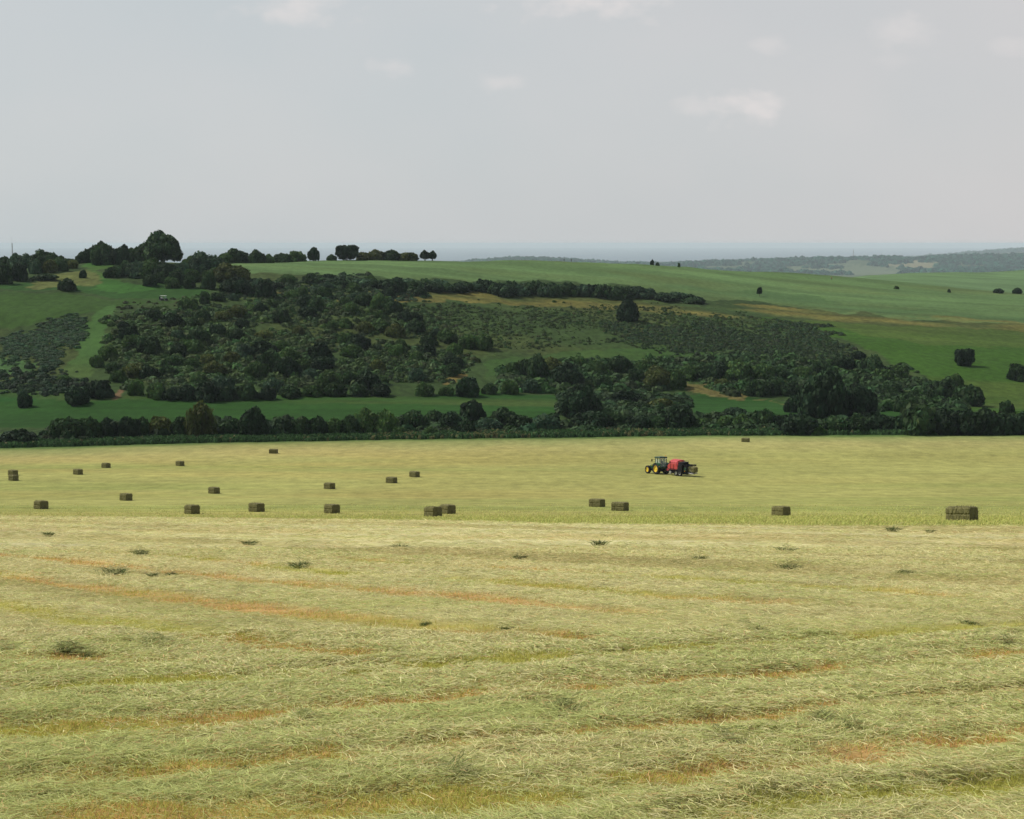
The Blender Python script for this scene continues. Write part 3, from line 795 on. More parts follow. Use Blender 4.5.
leafy = attr_mat('bramble_leaf', .2)
LOWS = [
    (SCRUB, 400, 640, 11000, .95, (.046, .082, .026)),
    (UPPER, 480, 720, 6000, .8, (.036, .066, .028)),
    (LEFT, 400, 560, 14000, .6, (.036, .074, .032)),
    ([(420, 304), (640, 310), (760, 320), (800, 324), (850, 348), (820, 358), (740, 352), (620, 345), (500, 350), (440, 335)], 470, 700, 20000, .42, (.040, .068, .021)),
    ([(600, 326), (700, 326), (800, 324), (856, 350), (820, 366), (700, 352), (620, 342)], 450, 660, 22000, .52, (.034, .062, .026)),
    ([(500, 372), (560, 362), (700, 356), (830, 362), (900, 372), (970, 395), (960, 412), (880, 408), (800, 400), (700, 386), (600, 394), (500, 392)], 380, 560, 7000, 1.1, (.040, .082, .024)),
    ([(60, 430), (300, 427), (400, 424), (600, 420), (1040, 418), (1040, 432), (700, 433), (400, 437), (40, 444)], 318, 376, 9000, 1.25, (.026, .052, .018)),
    ([(560, 395), (690, 395), (690, 428), (560, 428)], 350, 440, 2500, 1.2, (.028, .056, .020)),
    ([(500, 374), (560, 364), (700, 362), (830, 366), (900, 374), (965, 392), (960, 414), (880, 410), (800, 396), (700, 384), (600, 392), (500, 392)], 380, 560, 7000, 1.5, (.030, .064, .020)),
    ([(-20, 366), (66, 376), (100, 392), (60, 398), (-20, 388)], 390, 480, 1500, .8, (.026, .050, .024)),
    ([(120, 300), (200, 302), (205, 312), (110, 318)], 430, 620, 600, .5, (.050, .060, .024)),
]
X_, Y_, R_, H_, C_ = [], [], [], [], []
for poly, y0, y1, n, s, col in LOWS:
    x, y = area_points(poly, y0, y1, n)
    k = (y > field_edge(x, y) + 9)
    if poly is SCRUB or poly is UPPER: k &= fbm(x * .035, y * .03, 201, 3) + .15 * rng.random(len(x)) > .355
    else: k &= fbm(x * .03, y * .03, 203, 3) + .3 * rng.random(len(x)) > .46
    flat_ = s in (.38, .46, .6); lim = 9000 if flat_ else 5600
    x, y = x[k][:lim], y[k][:lim]
    X_.append(x); Y_.append(y)
    r = s * (.6 + 1.5 * rng.random(len(x)) ** 2.2)
    R_.append(r); H_.append(r * (.7 + .6 * rng.random(len(x))) * (.55 if flat_ else 1))
    C_.append(np.array(col)[None] * (.72 + .62 * rng.random((len(x), 1))) * (.7 + .6 * fbm(x * .02, y * .02, 205, 3))[:, None] * (1 + .10 * rng.normal(size=(len(x), 3))))
tag(scatter('scrub', np.concatenate(X_), np.concatenate(Y_), np.concatenate(R_), np.concatenate(H_), np.clip(np.concatenate(C_), .005, 1), leafy), 'low bramble and bracken scrub on the hillside', 'scrub', kind='stuff')
# tall grass verge along the far edge of the mown field
n = 34000
vu = (rng.random(n) * 1240 - 620) / F
vy = field_edge(vu * 340, vu * 0 + 340) + .3 + rng.random(n) * 11 + (fbm(vu * 60, vu * 0, 3) - .5) * 3
vx = vu * vy
dry = rng.random(n) < .04 + .35 * sstep(.62, .75, fbm(vx * .05, vx * 0, 13))
vc = np.where(dry[:, None], np.array((.14, .145, .06)), np.array((.042, .095, .030))) * (.6 + .8 * rng.random((n, 1)))
rr = .28 + .3 * rng.random(n)
tag(scatter('tall_grass', vx, vy, rr, rr * (1.6 + 1.2 * rng.random(n)), vc, leafy), 'tall uncut grass and nettles along the far edge of the mown field', 'grass', kind='stuff')
# far wooded hills
n = 22000
Y = np.concatenate([6300 + 3900 * rng.random(n), 14500 + 2500 * rng.random(2500)]); U = np.concatenate([-.06 + .50 * rng.random(n), .28 + .16 * rng.random(2500)]); X = U * Y
px_, py_ = project(X, Y, height0(X, Y))
opening = inpoly(px_, py_, [(880, 260), (925, 257), (940, 262), (932, 271), (890, 268)]) | inpoly(px_, py_, [(780, 267), (850, 263), (905, 270), (900, 277), (800, 276)])
keep = (fbm(X * .0035, Y * .0022, 21, 3) > np.where(opening, .55, .36)) & ((Y > 6700) | (rng.random(len(Y)) < .3))
X, Y = X[keep], Y[keep]
r = 7 + 13 * rng.random(len(X)) ** 2; r = np.where(Y > 12000, r * 1.7, r)
tag(scatter('distant_woodland', X, Y, r, r * (1.0 + .7 * rng.random(len(X))), np.array((.014, .080, .048))[None] * (.5 + 1.1 * rng.random((len(X), 1))), leafy), 'hazy blue-green woodland covering the distant hills', 'woodland', kind='stuff')

# ------------------------------------------------------------------ hay strands of the near field
TUFTS = [(68, 650, 34), (88, 652, 22), (155, 643, 34), (5, 648, 16), (425, 619, 15), (505, 624, 19), (560, 712, 34), (305, 720, 22), (458, 777, 36), (893, 531, 8), (930, 532, 5),
         (48, 536, 7), (300, 567, 12), (140, 556, 10), (115, 577, 16), (153, 578, 6), (172, 578, 6), (786, 552, 9), (789, 570, 12), (738, 592, 14), (905, 574, 9), (820, 720, 26), (723, 741, 30), (850, 729, 22), (245, 762, 22), (620, 735, 20), (700, 560, 8), (600, 545, 8), (400, 548, 8), (520, 560, 7), (250, 545, 8), (60, 700, 14), (970, 620, 18), (1005, 640, 18)]
TUFT_W = []
for x_, y_, r_ in TUFTS:
    a_ = unproject(x_, y_ + (7 if y_ > 600 else 2)); TUFT_W.append((a_[0], a_[1], r_ * a_[1] / F * (.42 if a_[1] < 25 else .7)))
def tuft_mask(X, Y):
    m = .7 * sstep(13, 17, Y) * sstep(.82, .90, vnoise(X * 2.1, Y * 1.3, 125) * .75 + .25 * vnoise(X * 6, Y * 5, 127))
    for x_, y_, r_ in TUFT_W:
        q = ((X - x_) / r_) ** 2 + ((Y - y_) / (r_ * 1.6)) ** 2
        m = np.maximum(m, np.exp(-q * 1.2))
    return m

def strands(n, d0, d1, length, width, up, seed, pow_=1.0, half=.405):
    g = np.random.default_rng(seed)
    r = (d0 ** pow_ + g.random(n) * (d1 ** pow_ - d0 ** pow_)) ** (1 / pow_)
    X = (g.random(n) * 2 - 1) * (half * r + 2.2); Y = r
    # clumps: move part of the strands towards clump noise maxima
    keep = (fbm(X * .9, Y * 1.3, 111, 3) + .35 * g.random(n) > .42) & (hay_edge(X, Y) + (fbm(X * .2, Y * .2, 91, 3) - .5) * 9 + g.normal(size=n) * 1.6 > 0)
    X, Y = X[keep], Y[keep]; n = len(X)
    gap, org = gap_mask(X, Y)
    tuft = tuft_mask(X, Y)
    isgap = g.random(n) < gap * (.35 + .62 * sstep(.34, .52, fbm(X * 1.4, Y * 1.4, 161, 3)))
    Z = height(X, Y)
    ang = (fbm(X * 1.3, Y * 1.6, 141, 3) - .5) * 5.0 * np.clip(30 / Y, .25, 1) * .55 + g.normal(size=n) * .65 + np.where(g.random(n) < .33, g.random(n) * 6.283, 0)
    ang = ang + np.where(g.random(n) < .5, math.pi, 0)
    tilt = np.where(isgap, 1.0 + .35 * g.normal(size=n), up * g.normal(size=n) * (1 + 1.2 * tuft) + .12 + .5 * tuft * g.random(n))
    Lg = np.where(isgap, .35, 1.0) * length * (.5 + g.random(n))
    lift = np.where(isgap, 0, g.random(n) * .03 + .10 * tuft * g.random(n) * np.clip(Y / 12, 1, 4))
    dx, dy, dz = np.cos(ang) * np.cos(tilt), np.sin(ang) * np.cos(tilt), np.abs(np.sin(tilt)) * np.where(isgap, 1, .9)
    p0 = np.stack([X, Y, Z + lift], 1)
    d = np.stack([dx, dy, dz], 1)
    bend = np.stack([g.normal(size=n) * .25, g.normal(size=n) * .25, -np.abs(g.normal(size=n)) * .35 * np.where(isgap, .4, 1)], 1)
    p1 = p0 + d * (Lg * .5)[:, None]
    p2 = p1 + (d + bend) * (Lg * .5)[:, None]
    p2[:, 2] = np.maximum(p2[:, 2], Z - .06 + .1 * 0)
    side = np.cross(d, np.array([0, 0, 1.0]) + .75 * g.normal(size=(n, 3))); side /= np.linalg.norm(side, axis=1, keepdims=True) + 1e-9
    w = (width * np.maximum(1, Y / d0 * .9) * (.6 + .8 * g.random(n)))[:, None] * side * .5
    V = np.stack([p0 - w, p0 + w, p1 - w, p1 + w, p2 - w * .35, p2 + w * .35], 1).reshape(-1, 3)
    b6 = np.arange(n)[:, None] * 6
    Qd = np.concatenate([b6 + np.array([[0, 1, 3, 2]]), b6 + np.array([[2, 3, 5, 4]])])
    straw = np.array((.73, .685, .36)); green = np.array((.52, .565, .215)); olive = np.array((.50, .48, .20)); tan = np.array((.60, .43, .20))
    pal = np.stack([straw, green, olive, tan])
    gz = fbm(X * .45, Y * .7, 131, 3)
    nearness = 1 - sstep(9, 26, Y)
    pg = .18 + .36 * nearness * 1.0 + (gz - .5) * .9
    rsel = g.random(n)
    kind = np.where(rsel < np.clip(pg, .05, .85), 1, np.where(rsel < np.clip(pg, .05, .85) + .18, 2, np.where(rsel > .92, 3, 0)))
    c = pal[kind]
    on = sstep(.30, .70, fbm(X * .25, Y * .35, 97, 3) + org - .45)
    gc = np.where((g.random(n) < on * .5)[:, None], np.array((.66, .42, .17)) * (.8 + .4 * g.random((n, 1))), np.array((.48, .47, .11)) * np.array([1, 1, 1]))
    c = np.where(isgap[:, None], gc, c)
    dk = (tuft * (g.random(n) < .75))[:, None]
    c = c * (1 - .75 * dk) + np.array((.115, .15, .05)) * .75 * dk
    c = c * (.76 + .42 * g.random((n, 1)))
    rw = rows(X, Y)
    c = c * np.where(isgap, 1, 1 - .30 * rw)[:, None] * np.array([1, 1, 1])
    c = c * (1 - .35 * rw[:, None]) + c * np.array([1.02, .90, .62]) * .35 * rw[:, None]
    C4 = np.repeat(np.concatenate([c, np.ones((n, 1))], 1), 6, 0)
    return V, Qd, C4

parts = [strands(900000, 4.6, 16, .085, .0025, .13, 1, 1.3), strands(430000, 15, 40, .13, .0042, .08, 2, 1.4), strands(150000, 38, 132, .42, .008, .03, 3, 1.4)]
def stubble(n, seed):
    """short cut stalks standing on the cleared part of the field"""
    g = np.random.default_rng(seed)
    Y = (66 ** 1.1 + g.random(n) * (190 ** 1.1 - 66 ** 1.1)) ** (1 / 1.1); X = (g.random(n) * 2 - 1) * .405 * Y
    k = (hay_edge(X, Y) < 2) & (g.random(n) > sstep(75, 185, Y)); X, Y = X[k], Y[k]; n = len(X)
    Z = height0(X, Y)
    a = g.random(n) * 6.283; L_ = .07 + .12 * g.random(n); w_ = (.006 + .00012 * Y)
    dx, dy = np.cos(a), np.sin(a)
    lean = .9 * g.random(n)
    p0 = np.stack([X, Y, Z - .01], 1); p1 = p0 + np.stack([dx * lean, dy * lean, np.ones(n)], 1) * (L_ * .5)[:, None]; p2 = p1 + np.stack([dx * lean * 1.6, dy * lean * 1.6, np.ones(n) * .7], 1) * (L_ * .5)[:, None]
    s_ = np.stack([-dy, dx, np.zeros(n)], 1) * w_[:, None]
    V = np.stack([p0 - s_, p0 + s_, p1 - s_, p1 + s_, p2 - s_ * .3, p2 + s_ * .3], 1).reshape(-1, 3)
    b6 = np.arange(n)[:, None] * 6
    Qd = np.concatenate([b6 + np.array([[0, 1, 3, 2]]), b6 + np.array([[2, 3, 5, 4]])])
    c = np.where((g.random(n) < .4)[:, None], np.array((.52, .48, .16)), np.array((.42, .46, .125))) * (.7 + .6 * g.random((n, 1)))
    return V, Qd, np.repeat(np.concatenate([c, np.ones((n, 1))], 1), 6, 0)
V, Qd, C4 = stubble(190000, 9)
sm_ = np_mesh('stubble', V, Qd, 'Col', C4)
tag(link('stubble', sm_, attr_mat('stubble_stalk', .3, .8)), 'short yellow-green stubble on the cleared part of the hayfield', 'stubble', kind='stuff')
Vv, Qq, Cc, off = [], [], [], 0
def tufts(seed):
    """the darker standing tufts left between the swaths"""
    g = np.random.default_rng(seed); P0, D, L_, W_ = [], [], [], []
    for x_, y_, r_ in TUFT_W:
        n = 170
        a = g.random(n) * 6.283; q = np.abs(g.normal(size=n)) * .55 * r_
        px = x_ + np.cos(a) * q; py = y_ + np.sin(a) * q * .7
        P0.append(np.stack([px, py, height(px, py) - .01], 1))
        d = np.stack([np.cos(a) * .75 * g.random(n), np.sin(a) * .75 * g.random(n), np.full(n, .7)], 1)
        D.append(d); L_.append(min(r_ * (.75 if y_ < 25 else 1.3), .42) * (.5 + .8 * g.random(n))); W_.append(np.full(n, max(.0022, y_ * .00016)))
    P0, D, L_, W_ = np.concatenate(P0), np.concatenate(D), np.concatenate(L_)[:, None], np.concatenate(W_)[:, None]
    n = len(P0)
    p1 = P0 + D * L_ * .6; p2 = p1 + (D * np.array([1.8, 1.8, .35])) * L_ * .5
    s_ = np.cross(D, np.array([0, 1.0, 0]) + .5 * g.normal(size=(n, 3))); s_ = s_ / np.linalg.norm(s_, axis=1, keepdims=True) * W_
    V = np.stack([P0 - s_, P0 + s_, p1 - s_, p1 + s_, p2 - s_ * .3, p2 + s_ * .3], 1).reshape(-1, 3)
    b6 = np.arange(n)[:, None] * 6
    c = np.where((g.random(n) < .25)[:, None], np.array((.34, .33, .15)), np.array((.085, .125, .04))) * (.6 + .8 * g.random((n, 1)))
    return V, np.concatenate([b6 + np.array([[0, 1, 3, 2]]), b6 + np.array([[2, 3, 5, 4]])]), np.repeat(np.concatenate([c, np.ones((n, 1))], 1), 6, 0)
parts.append(tufts(33))
for V, Qd, C4 in parts:
    Vv.append(V); Qq.append(Qd + off); Cc.append(C4); off += len(V)
hm = np_mesh('raked_hay', np.concatenate(Vv), np.concatenate(Qq), 'Col', np.concatenate(Cc))
tag(link('raked_hay', hm, attr_mat('hay_strand', .38, .75)), 'cut hay raked loose over the near field in pale green and straw swaths', 'hay', kind='stuff')

# ------------------------------------------------------------------ mesh helpers for made things
def box_bm(bm, size, loc=(0, 0, 0), rot=None, bevel=0.0, seg=2, taper=None):
    r = bmesh.ops.create_cube(bm, size=1)
    vs = r['verts']
    for v in vs:
        v.co = Vector((v.co.x * size[0], v.co.y * size[1], v.co.z * size[2]))
        if taper and v.co.z > 0: v.co.x *= taper[0]; v.co.y *= taper[1]
    if bevel:
        es = {e for v in vs for e in v.link_edges}
        rb = bmesh.ops.bevel(bm, geom=list(es), offset=bevel, segments=seg, affect='EDGES', profile=.6)
        vs = list({v for f in rb['faces'] for v in f.verts} | {v for v in vs if v.is_valid})
    M = Matrix.Translation(loc) @ (rot.to_4x4() if rot else Matrix())
    bmesh.ops.transform(bm, matrix=M, verts=vs)
    return vs

def tube_bm(bm, pts, r, seg=8):
    pts = [Vector(p) for p in pts]; prev = None
    rad = r if isinstance(r, (list, tuple)) else [r] * len(pts)
    for i, p in enumerate(pts):
        d = (pts[min(i + 1, len(pts) - 1)] - pts[max(i - 1, 0)]).normalized()
        a = d.orthogonal().normalized(); b2 = d.cross(a)
        ring = [bm.verts.new(p + (a * math.cos(t) + b2 * math.sin(t)) * rad[i]) for t in [k / seg * 6.28319 for k in range(seg)]]
        if prev:
            for k in range(seg): bm.faces.new((prev[k], prev[(k + 1) % seg], ring[(k + 1) % seg], ring[k]))
        else: bm.faces.new(ring[::-1])
        prev = ring
    bm.faces.new(prev)

def lathe_y(bm, prof, seg=28):
    """revolve (y, r) profile about the Y axis"""
    rings = []
    for y, r in prof:
        rings.append([bm.verts.new((r * math.cos(t), y, r * math.sin(t))) for t in [k / seg * 6.28319 for k in range(seg)]])
    for a, b2 in zip(rings[:-1], rings[1:]):
        for k in range(seg): bm.faces.new((a[k], a[(k + 1) % seg], b2[(k + 1) % seg], b2[k]))
    if prof[0][1] > 1e-4: pass
    return rings

def prism_bm(bm, prof, y0, y1):
    """extrude an (x, z) outline from y0 to y1"""
    a = [bm.verts.new((x, y0, z)) for x, z in prof]; b2 = [bm.verts.new((x, y1, z)) for x, z in prof]
    n = len(prof)
    bm.faces.new(a); bm.faces.new(b2[::-1])
    for k in range(n): bm.faces.new((a[k], b2[k], b2[(k + 1) % n], a[(k + 1) % n]))

def part(name, fn, mat, parent, bevel=0, smooth=False):
    bm = bmesh.new(); fn(bm)
    bmesh.ops.recalc_face_normals(bm, faces=bm.faces[:])
    me_ = bpy.data.meshes.new(name); bm.to_mesh(me_); bm.free()
    if smooth:
        me_.polygons.foreach_set('use_smooth', np.ones(len(me_.polygons), bool))
    o = link(name, me_, mat, parent)
    if bevel:
        md = o.modifiers.new('bevel', 'BEVEL'); md.width = bevel; md.segments = 2; md.limit_method = 'ANGLE'
    return o

# ------------------------------------------------------------------ hay bales
def bale_mat():
    m, nt, N, L, b = newmat('bale_hay')
    tc = N.new('ShaderNodeTexCoord')
    mp = N.new('ShaderNodeMapping'); mp.inputs['Scale'].default_value = (4, 1.5, 1.5); L.new(tc.outputs['Object'], mp.inputs[0])
    n1 = N.new('ShaderNodeTexNoise'); n1.inputs['Scale'].default_value = 2.2; n1.inputs['Detail'].default_value = 6; L.new(mp.outputs[0], n1.inputs['Vector'])
    n2 = N.new('ShaderNodeTexNoise'); n2.inputs['Scale'].default_value = 14; n2.inputs['Detail'].default_value = 5; L.new(tc.outputs['Object'], n2.inputs['Vector'])
    ad = N.new('ShaderNodeMath'); ad.operation = 'ADD'; L.new(n1.outputs['Fac'], ad.inputs[0]); L.new(n2.outputs['Fac'], ad.inputs[1])
    mu = N.new('ShaderNodeMath'); mu.operation = 'MULTIPLY'; mu.inputs[1].default_value = .5; L.new(ad.outputs[0], mu.inputs[0])
    cr = N.new('ShaderNodeValToRGB'); e = cr.color_ramp.elements
    e[0].position = .33; e[0].color = (.070, .070, .027, 1); e[1].position = .66; e[1].color = (.21, .195, .082, 1)
    L.new(mu.outputs[0], cr.inputs[0]); L.new(cr.outputs[0], b.inputs['Base Color'])
    b.inputs['Roughness'].default_value = .9; b.inputs['Specular IOR Level'].default_value = .1
    bp = N.new('ShaderNodeBump'); bp.inputs['Strength'].default_value = .6; bp.inputs['Distance'].default_value = .06
    L.new(mu.outputs[0], bp.inputs['Height']); L.new(bp.outputs[0], b.inputs['Normal'])
    return m
BALE = bale_mat()
twine_mat = simple_mat('baling_twine', (.30, .26, .16), .7)
def bale_mesh(seed):
    g = random.Random(seed)
    bm = bmesh.new()
    # packed block in flakes along its length, with a crease half way up the long sides
    nx, prof = 22, []
    W, H = .6, .9
    sec = [(-.56, 0), (-.61, .06), (-.62, .36), (-.55, .43), (-.615, .52), (-.60, .78), (-.50, .89), (0, .91), (.50, .89), (.60, .78), (.615, .51), (.555, .445), (.62, .38), (.61, .06), (.56, 0)]
    rings = []
    for i in range(nx + 1):
        x = -1.2 + 2.4 * i / nx
        s = 1 - (.06 if i in (0, nx) else 0) - (.008 if i % 2 else 0)
        ring = []
        for (y, z) in sec:
            j = g.uniform(-.022, .022)
            bul = 1 + .04 * (1 - abs(y) / .62) * 0
            zz = .45 + (z - .45) * s
            ring.append(bm.verts.new((x + g.uniform(-.012, .012), y * s + j, max(0, zz + g.uniform(-.02, .02)))))
        rings.append(ring)
    k = len(sec)
    for a, b2 in zip(rings[:-1], rings[1:]):
        for q in range(k): bm.faces.new((a[q], a[(q + 1) % k], b2[(q + 1) % k], b2[q]))
    bm.faces.new(rings[0]); bm.faces.new(rings[-1][::-1])
    # loose stalks sticking out
    for _ in range(800):
        x = g.uniform(-1.2, 1.2); sd = g.random()
        if sd < .4: p = Vector((x, -.61 * (1 if g.random() < .5 else -1), g.uniform(.03, .88))); d = Vector((g.uniform(-1, 1), math.copysign(1, p.y), g.uniform(-.6, .6)))
        elif sd < .75: p = Vector((x, g.uniform(-.58, .58), .89)); d = Vector((g.uniform(-1, 1), g.uniform(-1, 1), .7))
        else: p = Vector((math.copysign(1.19, x), g.uniform(-.58, .58), g.uniform(.03, .88))); d = Vector((math.copysign(1, x), g.uniform(-1, 1), g.uniform(-.6, .6)))
        d = d.normalized() * g.uniform(.06, .2); w = d.orthogonal().normalized() * .010
        bm.faces.new([bm.verts.new(p - w), bm.verts.new(p + w), bm.verts.new(p + d)])
    bmesh.ops.recalc_face_normals(bm, faces=bm.faces[:])
    bmesh.ops.scale(bm, vec=(.72, .84, 1), verts=bm.verts[:])
    me_ = bpy.data.meshes.new('bale'); bm.to_mesh(me_); bm.free(); me_.materials.append(BALE)
    return me_
def twine_mesh():
    bm = bmesh.new()
    for y in (-.45, -.27, -.09, .09, .27, .45):
        tube_bm(bm, [(-1.225, y, .0), (-1.225, y, .9), (-1.1, y, .925), (1.1, y, .925), (1.225, y, .9), (1.225, y, 0)], .008, 5)
    bmesh.ops.scale(bm, vec=(.72, .84, 1), verts=bm.verts[:])
    me_ = bpy.data.meshes.new('twine'); bm.to_mesh(me_); bm.free(); me_.materials.append(twine_mat)
    return me_
BALES = [bale_mesh(i) for i in range(4)]; TWINE = twine_mesh()
def bale(loc, rz, label, k, rx=(0, 0), group='square hay bales left over the mown field'):
    root = empty('hay_bale', loc, rz); root.rotation_euler = (rx[0], rx[1], rz)
    tag(root, label, 'hay bale', group)
    link('packed_hay', BALES[k % 4], None, root); link('twine', TWINE, None, root)
    return root
def slope_rot(x, y, rz):
    e = 1.2
    h = lambda a, b2: float(height0(np.array([a]), np.array([b2]))[0])
    gx = (h(x + e, y) - h(x - e, y)) / (2 * e); gy = (h(x, y + e) - h(x, y - e)) / (2 * e)
    nrm = Vector((-gx, -gy, 1)).normalized()
    q = Vector((0, 0, 1)).rotation_difference(nrm)
    return (q.to_matrix() @ Matrix.Rotation(rz, 3, 'Z')).to_euler()
for k, (px, py, yaw, lab) in enumerate([
    (962, 521.3, -50, 'largest nearest square hay bale at the far right of the mown field'),
    (781, 515.8, -60, 'square hay bale nearest to the large one at right, below and right of the tractor'),
    (620, 510.8, -40, 'right bale of the close pair below the tractor'),
    (597, 506.8, -42, 'left smaller bale of the close pair below the tractor'),
    (433, 516.8, -57, 'front bale of the two overlapping bales in the middle'),
    (447.5, 513.8, -57, 'hind bale half hidden right of the front one of two overlapping bales'),
    (332, 513.3, -53, 'bale in the front row midway between the overlapping pair and the left cluster'),
    (256.5, 511.8, -48, 'pale-sided bale in the front row, right neighbour of the broad dark-ended one'),
    (192, 514, -53, 'broad dark-ended bale in the front row at left'),
    (41, 509, -47, 'leftmost bale of the front row near the hay edge'),
    (126, 500.6, -46, 'bale alone in the middle distance between the two leftmost front row bales'),
    (214, 493.6, -48, 'bale in the middle distance above the broad dark-ended front row bale'),
    (329.5, 489, -48, 'bale on the orange stubble straight above the front row bale at centre left'),
    (391.5, 483, -40, 'bale in the middle distance, lower left of a pair at the centre left'),
    (414.5, 477, -46, 'bale in the middle distance, upper right of a pair at the centre left'),
    (273.5, 453.4, -12, 'far broadside bale lying alone under the tall dark hedge tree'),
    (180, 466, -47, 'tiny far bale below the hedge, right of another tiny one'),
    (106, 468, -43, 'tiny far bale between two others at the left of the field'),
    (78, 474.5, -43, 'tiny far bale right of the pair at the left photo edge'),
    (13, 475.5, -41, 'farther bale of the pair one behind the other at the left photo edge'),
    (13.5, 480.5, -45, 'nearer bale of the pair one behind the other at the left photo edge'),
    (745.5, 442, -28, 'farthest broadside bale close under the hedge, right of the tractor'),
]):
    x, y, z = ground_at(px, py)
    b = bale((x, y, z), 0, lab, k); b.rotation_euler = slope_rot(x, y, R(yaw)); b.location.z = z + .01

# ------------------------------------------------------------------ paints
GREEN = simple_mat('green_paint', (.015, .075, .025), .35, .5, 0, .08)
DKGREEN = simple_mat('dark_green_paint', (.012, .045, .022), .4)
YELLOW = simple_mat('yellow_paint', (.66, .47, .03), .4, .5, 0, .08)
BLACK = simple_mat('black_plastic', (.009, .009, .011), .75, .2)
RUBBER = simple_mat('tyre_rubber', (.025, .024, .022), .85, .2, 0, .3)
RED = simple_mat('red_paint', (.44, .055, .055), .5, .4, 0, .45, 1.6)
STEEL = simple_mat('bare_steel', (.42, .42, .41), .45, .5, .6)
WHITE = simple_mat('white_paint', (.75, .75, .73), .4)
LAMP = simple_mat('lamp_glass', (.75, .75, .7), .15, .6)
AMBER = simple_mat('amber_plastic', (.8, .25, .02), .3)
m, nt, N, L, b = newmat('cab_glass')
b.inputs['Base Color'].default_value = (.55, .70, .68, 1); b.inputs['Roughness'].default_value = .05
b.inputs['Alpha'].default_value = .35
GLASS = m
SKIN = simple_mat('skin', (.45, .28, .2), .6)
CLOTH_D = simple_mat('dark_cloth', (.03, .03, .035), .9); CLOTH_R = simple_mat('red_cloth', (.30, .06, .045), .9)

def wheel(parent, loc, r, w, rimcol, name='wheel'):
    """wheel > tyre with lugs; rim as sub-part"""
    y = w / 2
    def tyre(bm):
        lathe_y(bm, [(-y * .8, r * .58), (-y, r * .66), (-y, r * .88), (-y * .8, r * .96), (0, r * .97), (y * .8, r * .96), (y, r * .88), (y, r * .66), (y * .8, r * .58), (-y * .8, r * .58)], 32)
        for k in range(18):
            for sd in (-1, 1):
                a = (k + (.5 if sd > 0 else 0)) / 18 * 6.2832
                rot = Matrix.Rotation(-a, 3, 'Y') @ Matrix.Rotation(sd * .6, 3, 'X')
                c = Matrix.Rotation(-a, 3, 'Y') @ Vector((0, 0, r * .97)); c.y = sd * y * .48
                box_bm(bm, (r * .085, y * .95, r * .07), c, Matrix.Rotation(-a, 3, 'Y') @ Matrix.Rotation(sd * .55, 3, 'Z'))
    o = part('wheel', tyre, RUBBER, parent); o.location = loc
    def rim(bm):
        lathe_y(bm, [(-y * .82, r * .60), (-y * .86, r * .54), (-y * .45, r * .48), (-y * .40, r * .2), (-y * .55, r * .14), (-y * .55, .001)], 24)
        lathe_y(bm, [(y * .82, r * .60), (y * .86, r * .54), (y * .45, r * .48), (y * .40, r * .2), (y * .55, r * .14), (y * .55, .001)], 24)
    part('rim', rim, rimcol, o)
    return o

# ------------------------------------------------------------------ tractor (local x = forward)
TX, TY_, TZ_ = ground_at(661.3, 474.2)
HEAD = math.pi - R(61)
tr = empty('tractor', (TX, TY_, TZ_)); tag(tr, 'green tractor with yellow wheel rims towing the red baler across the mown field', 'tractor')
tr.rotation_euler = slope_rot(TX, TY_, HEAD)
def hood(bm):
    prism_bm(bm, [(.75, 1.0), (.75, 1.78), (1.6, 1.72), (2.65, 1.55), (2.95, 1.42), (3.02, 1.0), (2.9, .85), (.75, .9)], -.42, .42)
part('hood', hood, GREEN, tr, .06)
part('grille', lambda bm: box_bm(bm, (.06, .62, .42), (3.03, 0, 1.12)), BLACK, tr, .015)
for s in (-1, 1):
    part('headlight', lambda bm: box_bm(bm, (.06, .2, .12), (3.02, s * .24, 1.42)), LAMP, tr, .01)
    part('hood_stripe', lambda bm: box_bm(bm, (1.5, .012, .07), (1.75, s * .428, 1.45)), YELLOW, tr)
def chassis(bm):
    box_bm(bm, (3.2, .5, .5), (1.2, 0, .72), bevel=.05)
    box_bm(bm, (.28, 1.7, .22), (2.4, 0, .68)); box_bm(bm, (.4, 1.6, .36), (0, 0, .95))
    box_bm(bm, (.55, .9, .5), (3.3, 0, .72), bevel=.06)
part('chassis', chassis, BLACK, tr)
def cabframe(bm):
    top, base = 2.9, 1.25
    for (x, y, x2, y2) in ((.95, .62, .82, .72), (.95, -.62, .82, -.72), (.1, .74, .1, .76), (.1, -.74, .1, -.76), (-.62, .72, -.55, .74), (-.62, -.72, -.55, -.74)):
        tube_bm(bm, [(x, y, base), (x2, y2, top)], .055, 6)
    box_bm(bm, (1.62, 1.42, .42), (.17, 0, 1.16), bevel=.05)
    for z, xx, yy in ((1.4, .17, .75),):
        for s in (-1, 1): box_bm(bm, (1.55, .06, .08), (xx, s * yy, z))
part('cab_frame', cabframe, DKGREEN, tr)
def glass(bm):
    prism_bm(bm, [(-.58, 1.4), (-.53, 2.86), (.80, 2.86), (.93, 1.4)], -.69, .69)
part('cab_glass', glass, GLASS, tr)
part('cab_roof', lambda bm: box_bm(bm, (1.75, 1.72, .24), (.15, 0, 3.0), bevel=.08, taper=(.92, .92)), DKGREEN, tr)
def seat(bm):
    box_bm(bm, (.5, .5, .14), (-.05, 0, 1.62), bevel=.04); box_bm(bm, (.14, .48, .7), (-.32, 0, 2.0), bevel=.04)
    tube_bm(bm, [(.75, 0, 1.4), (.55, 0, 1.95)], .04); lathe_y(bm, [(-.01, .001), (-.01, .2), (.01, .2), (.01, .001)], 4)
part('seat', lambda bm: (box_bm(bm, (.5, .5, .14), (-.05, 0, 1.62), bevel=.04), box_bm(bm, (.14, .48, .7), (-.32, 0, 2.0), bevel=.04)), BLACK, tr)
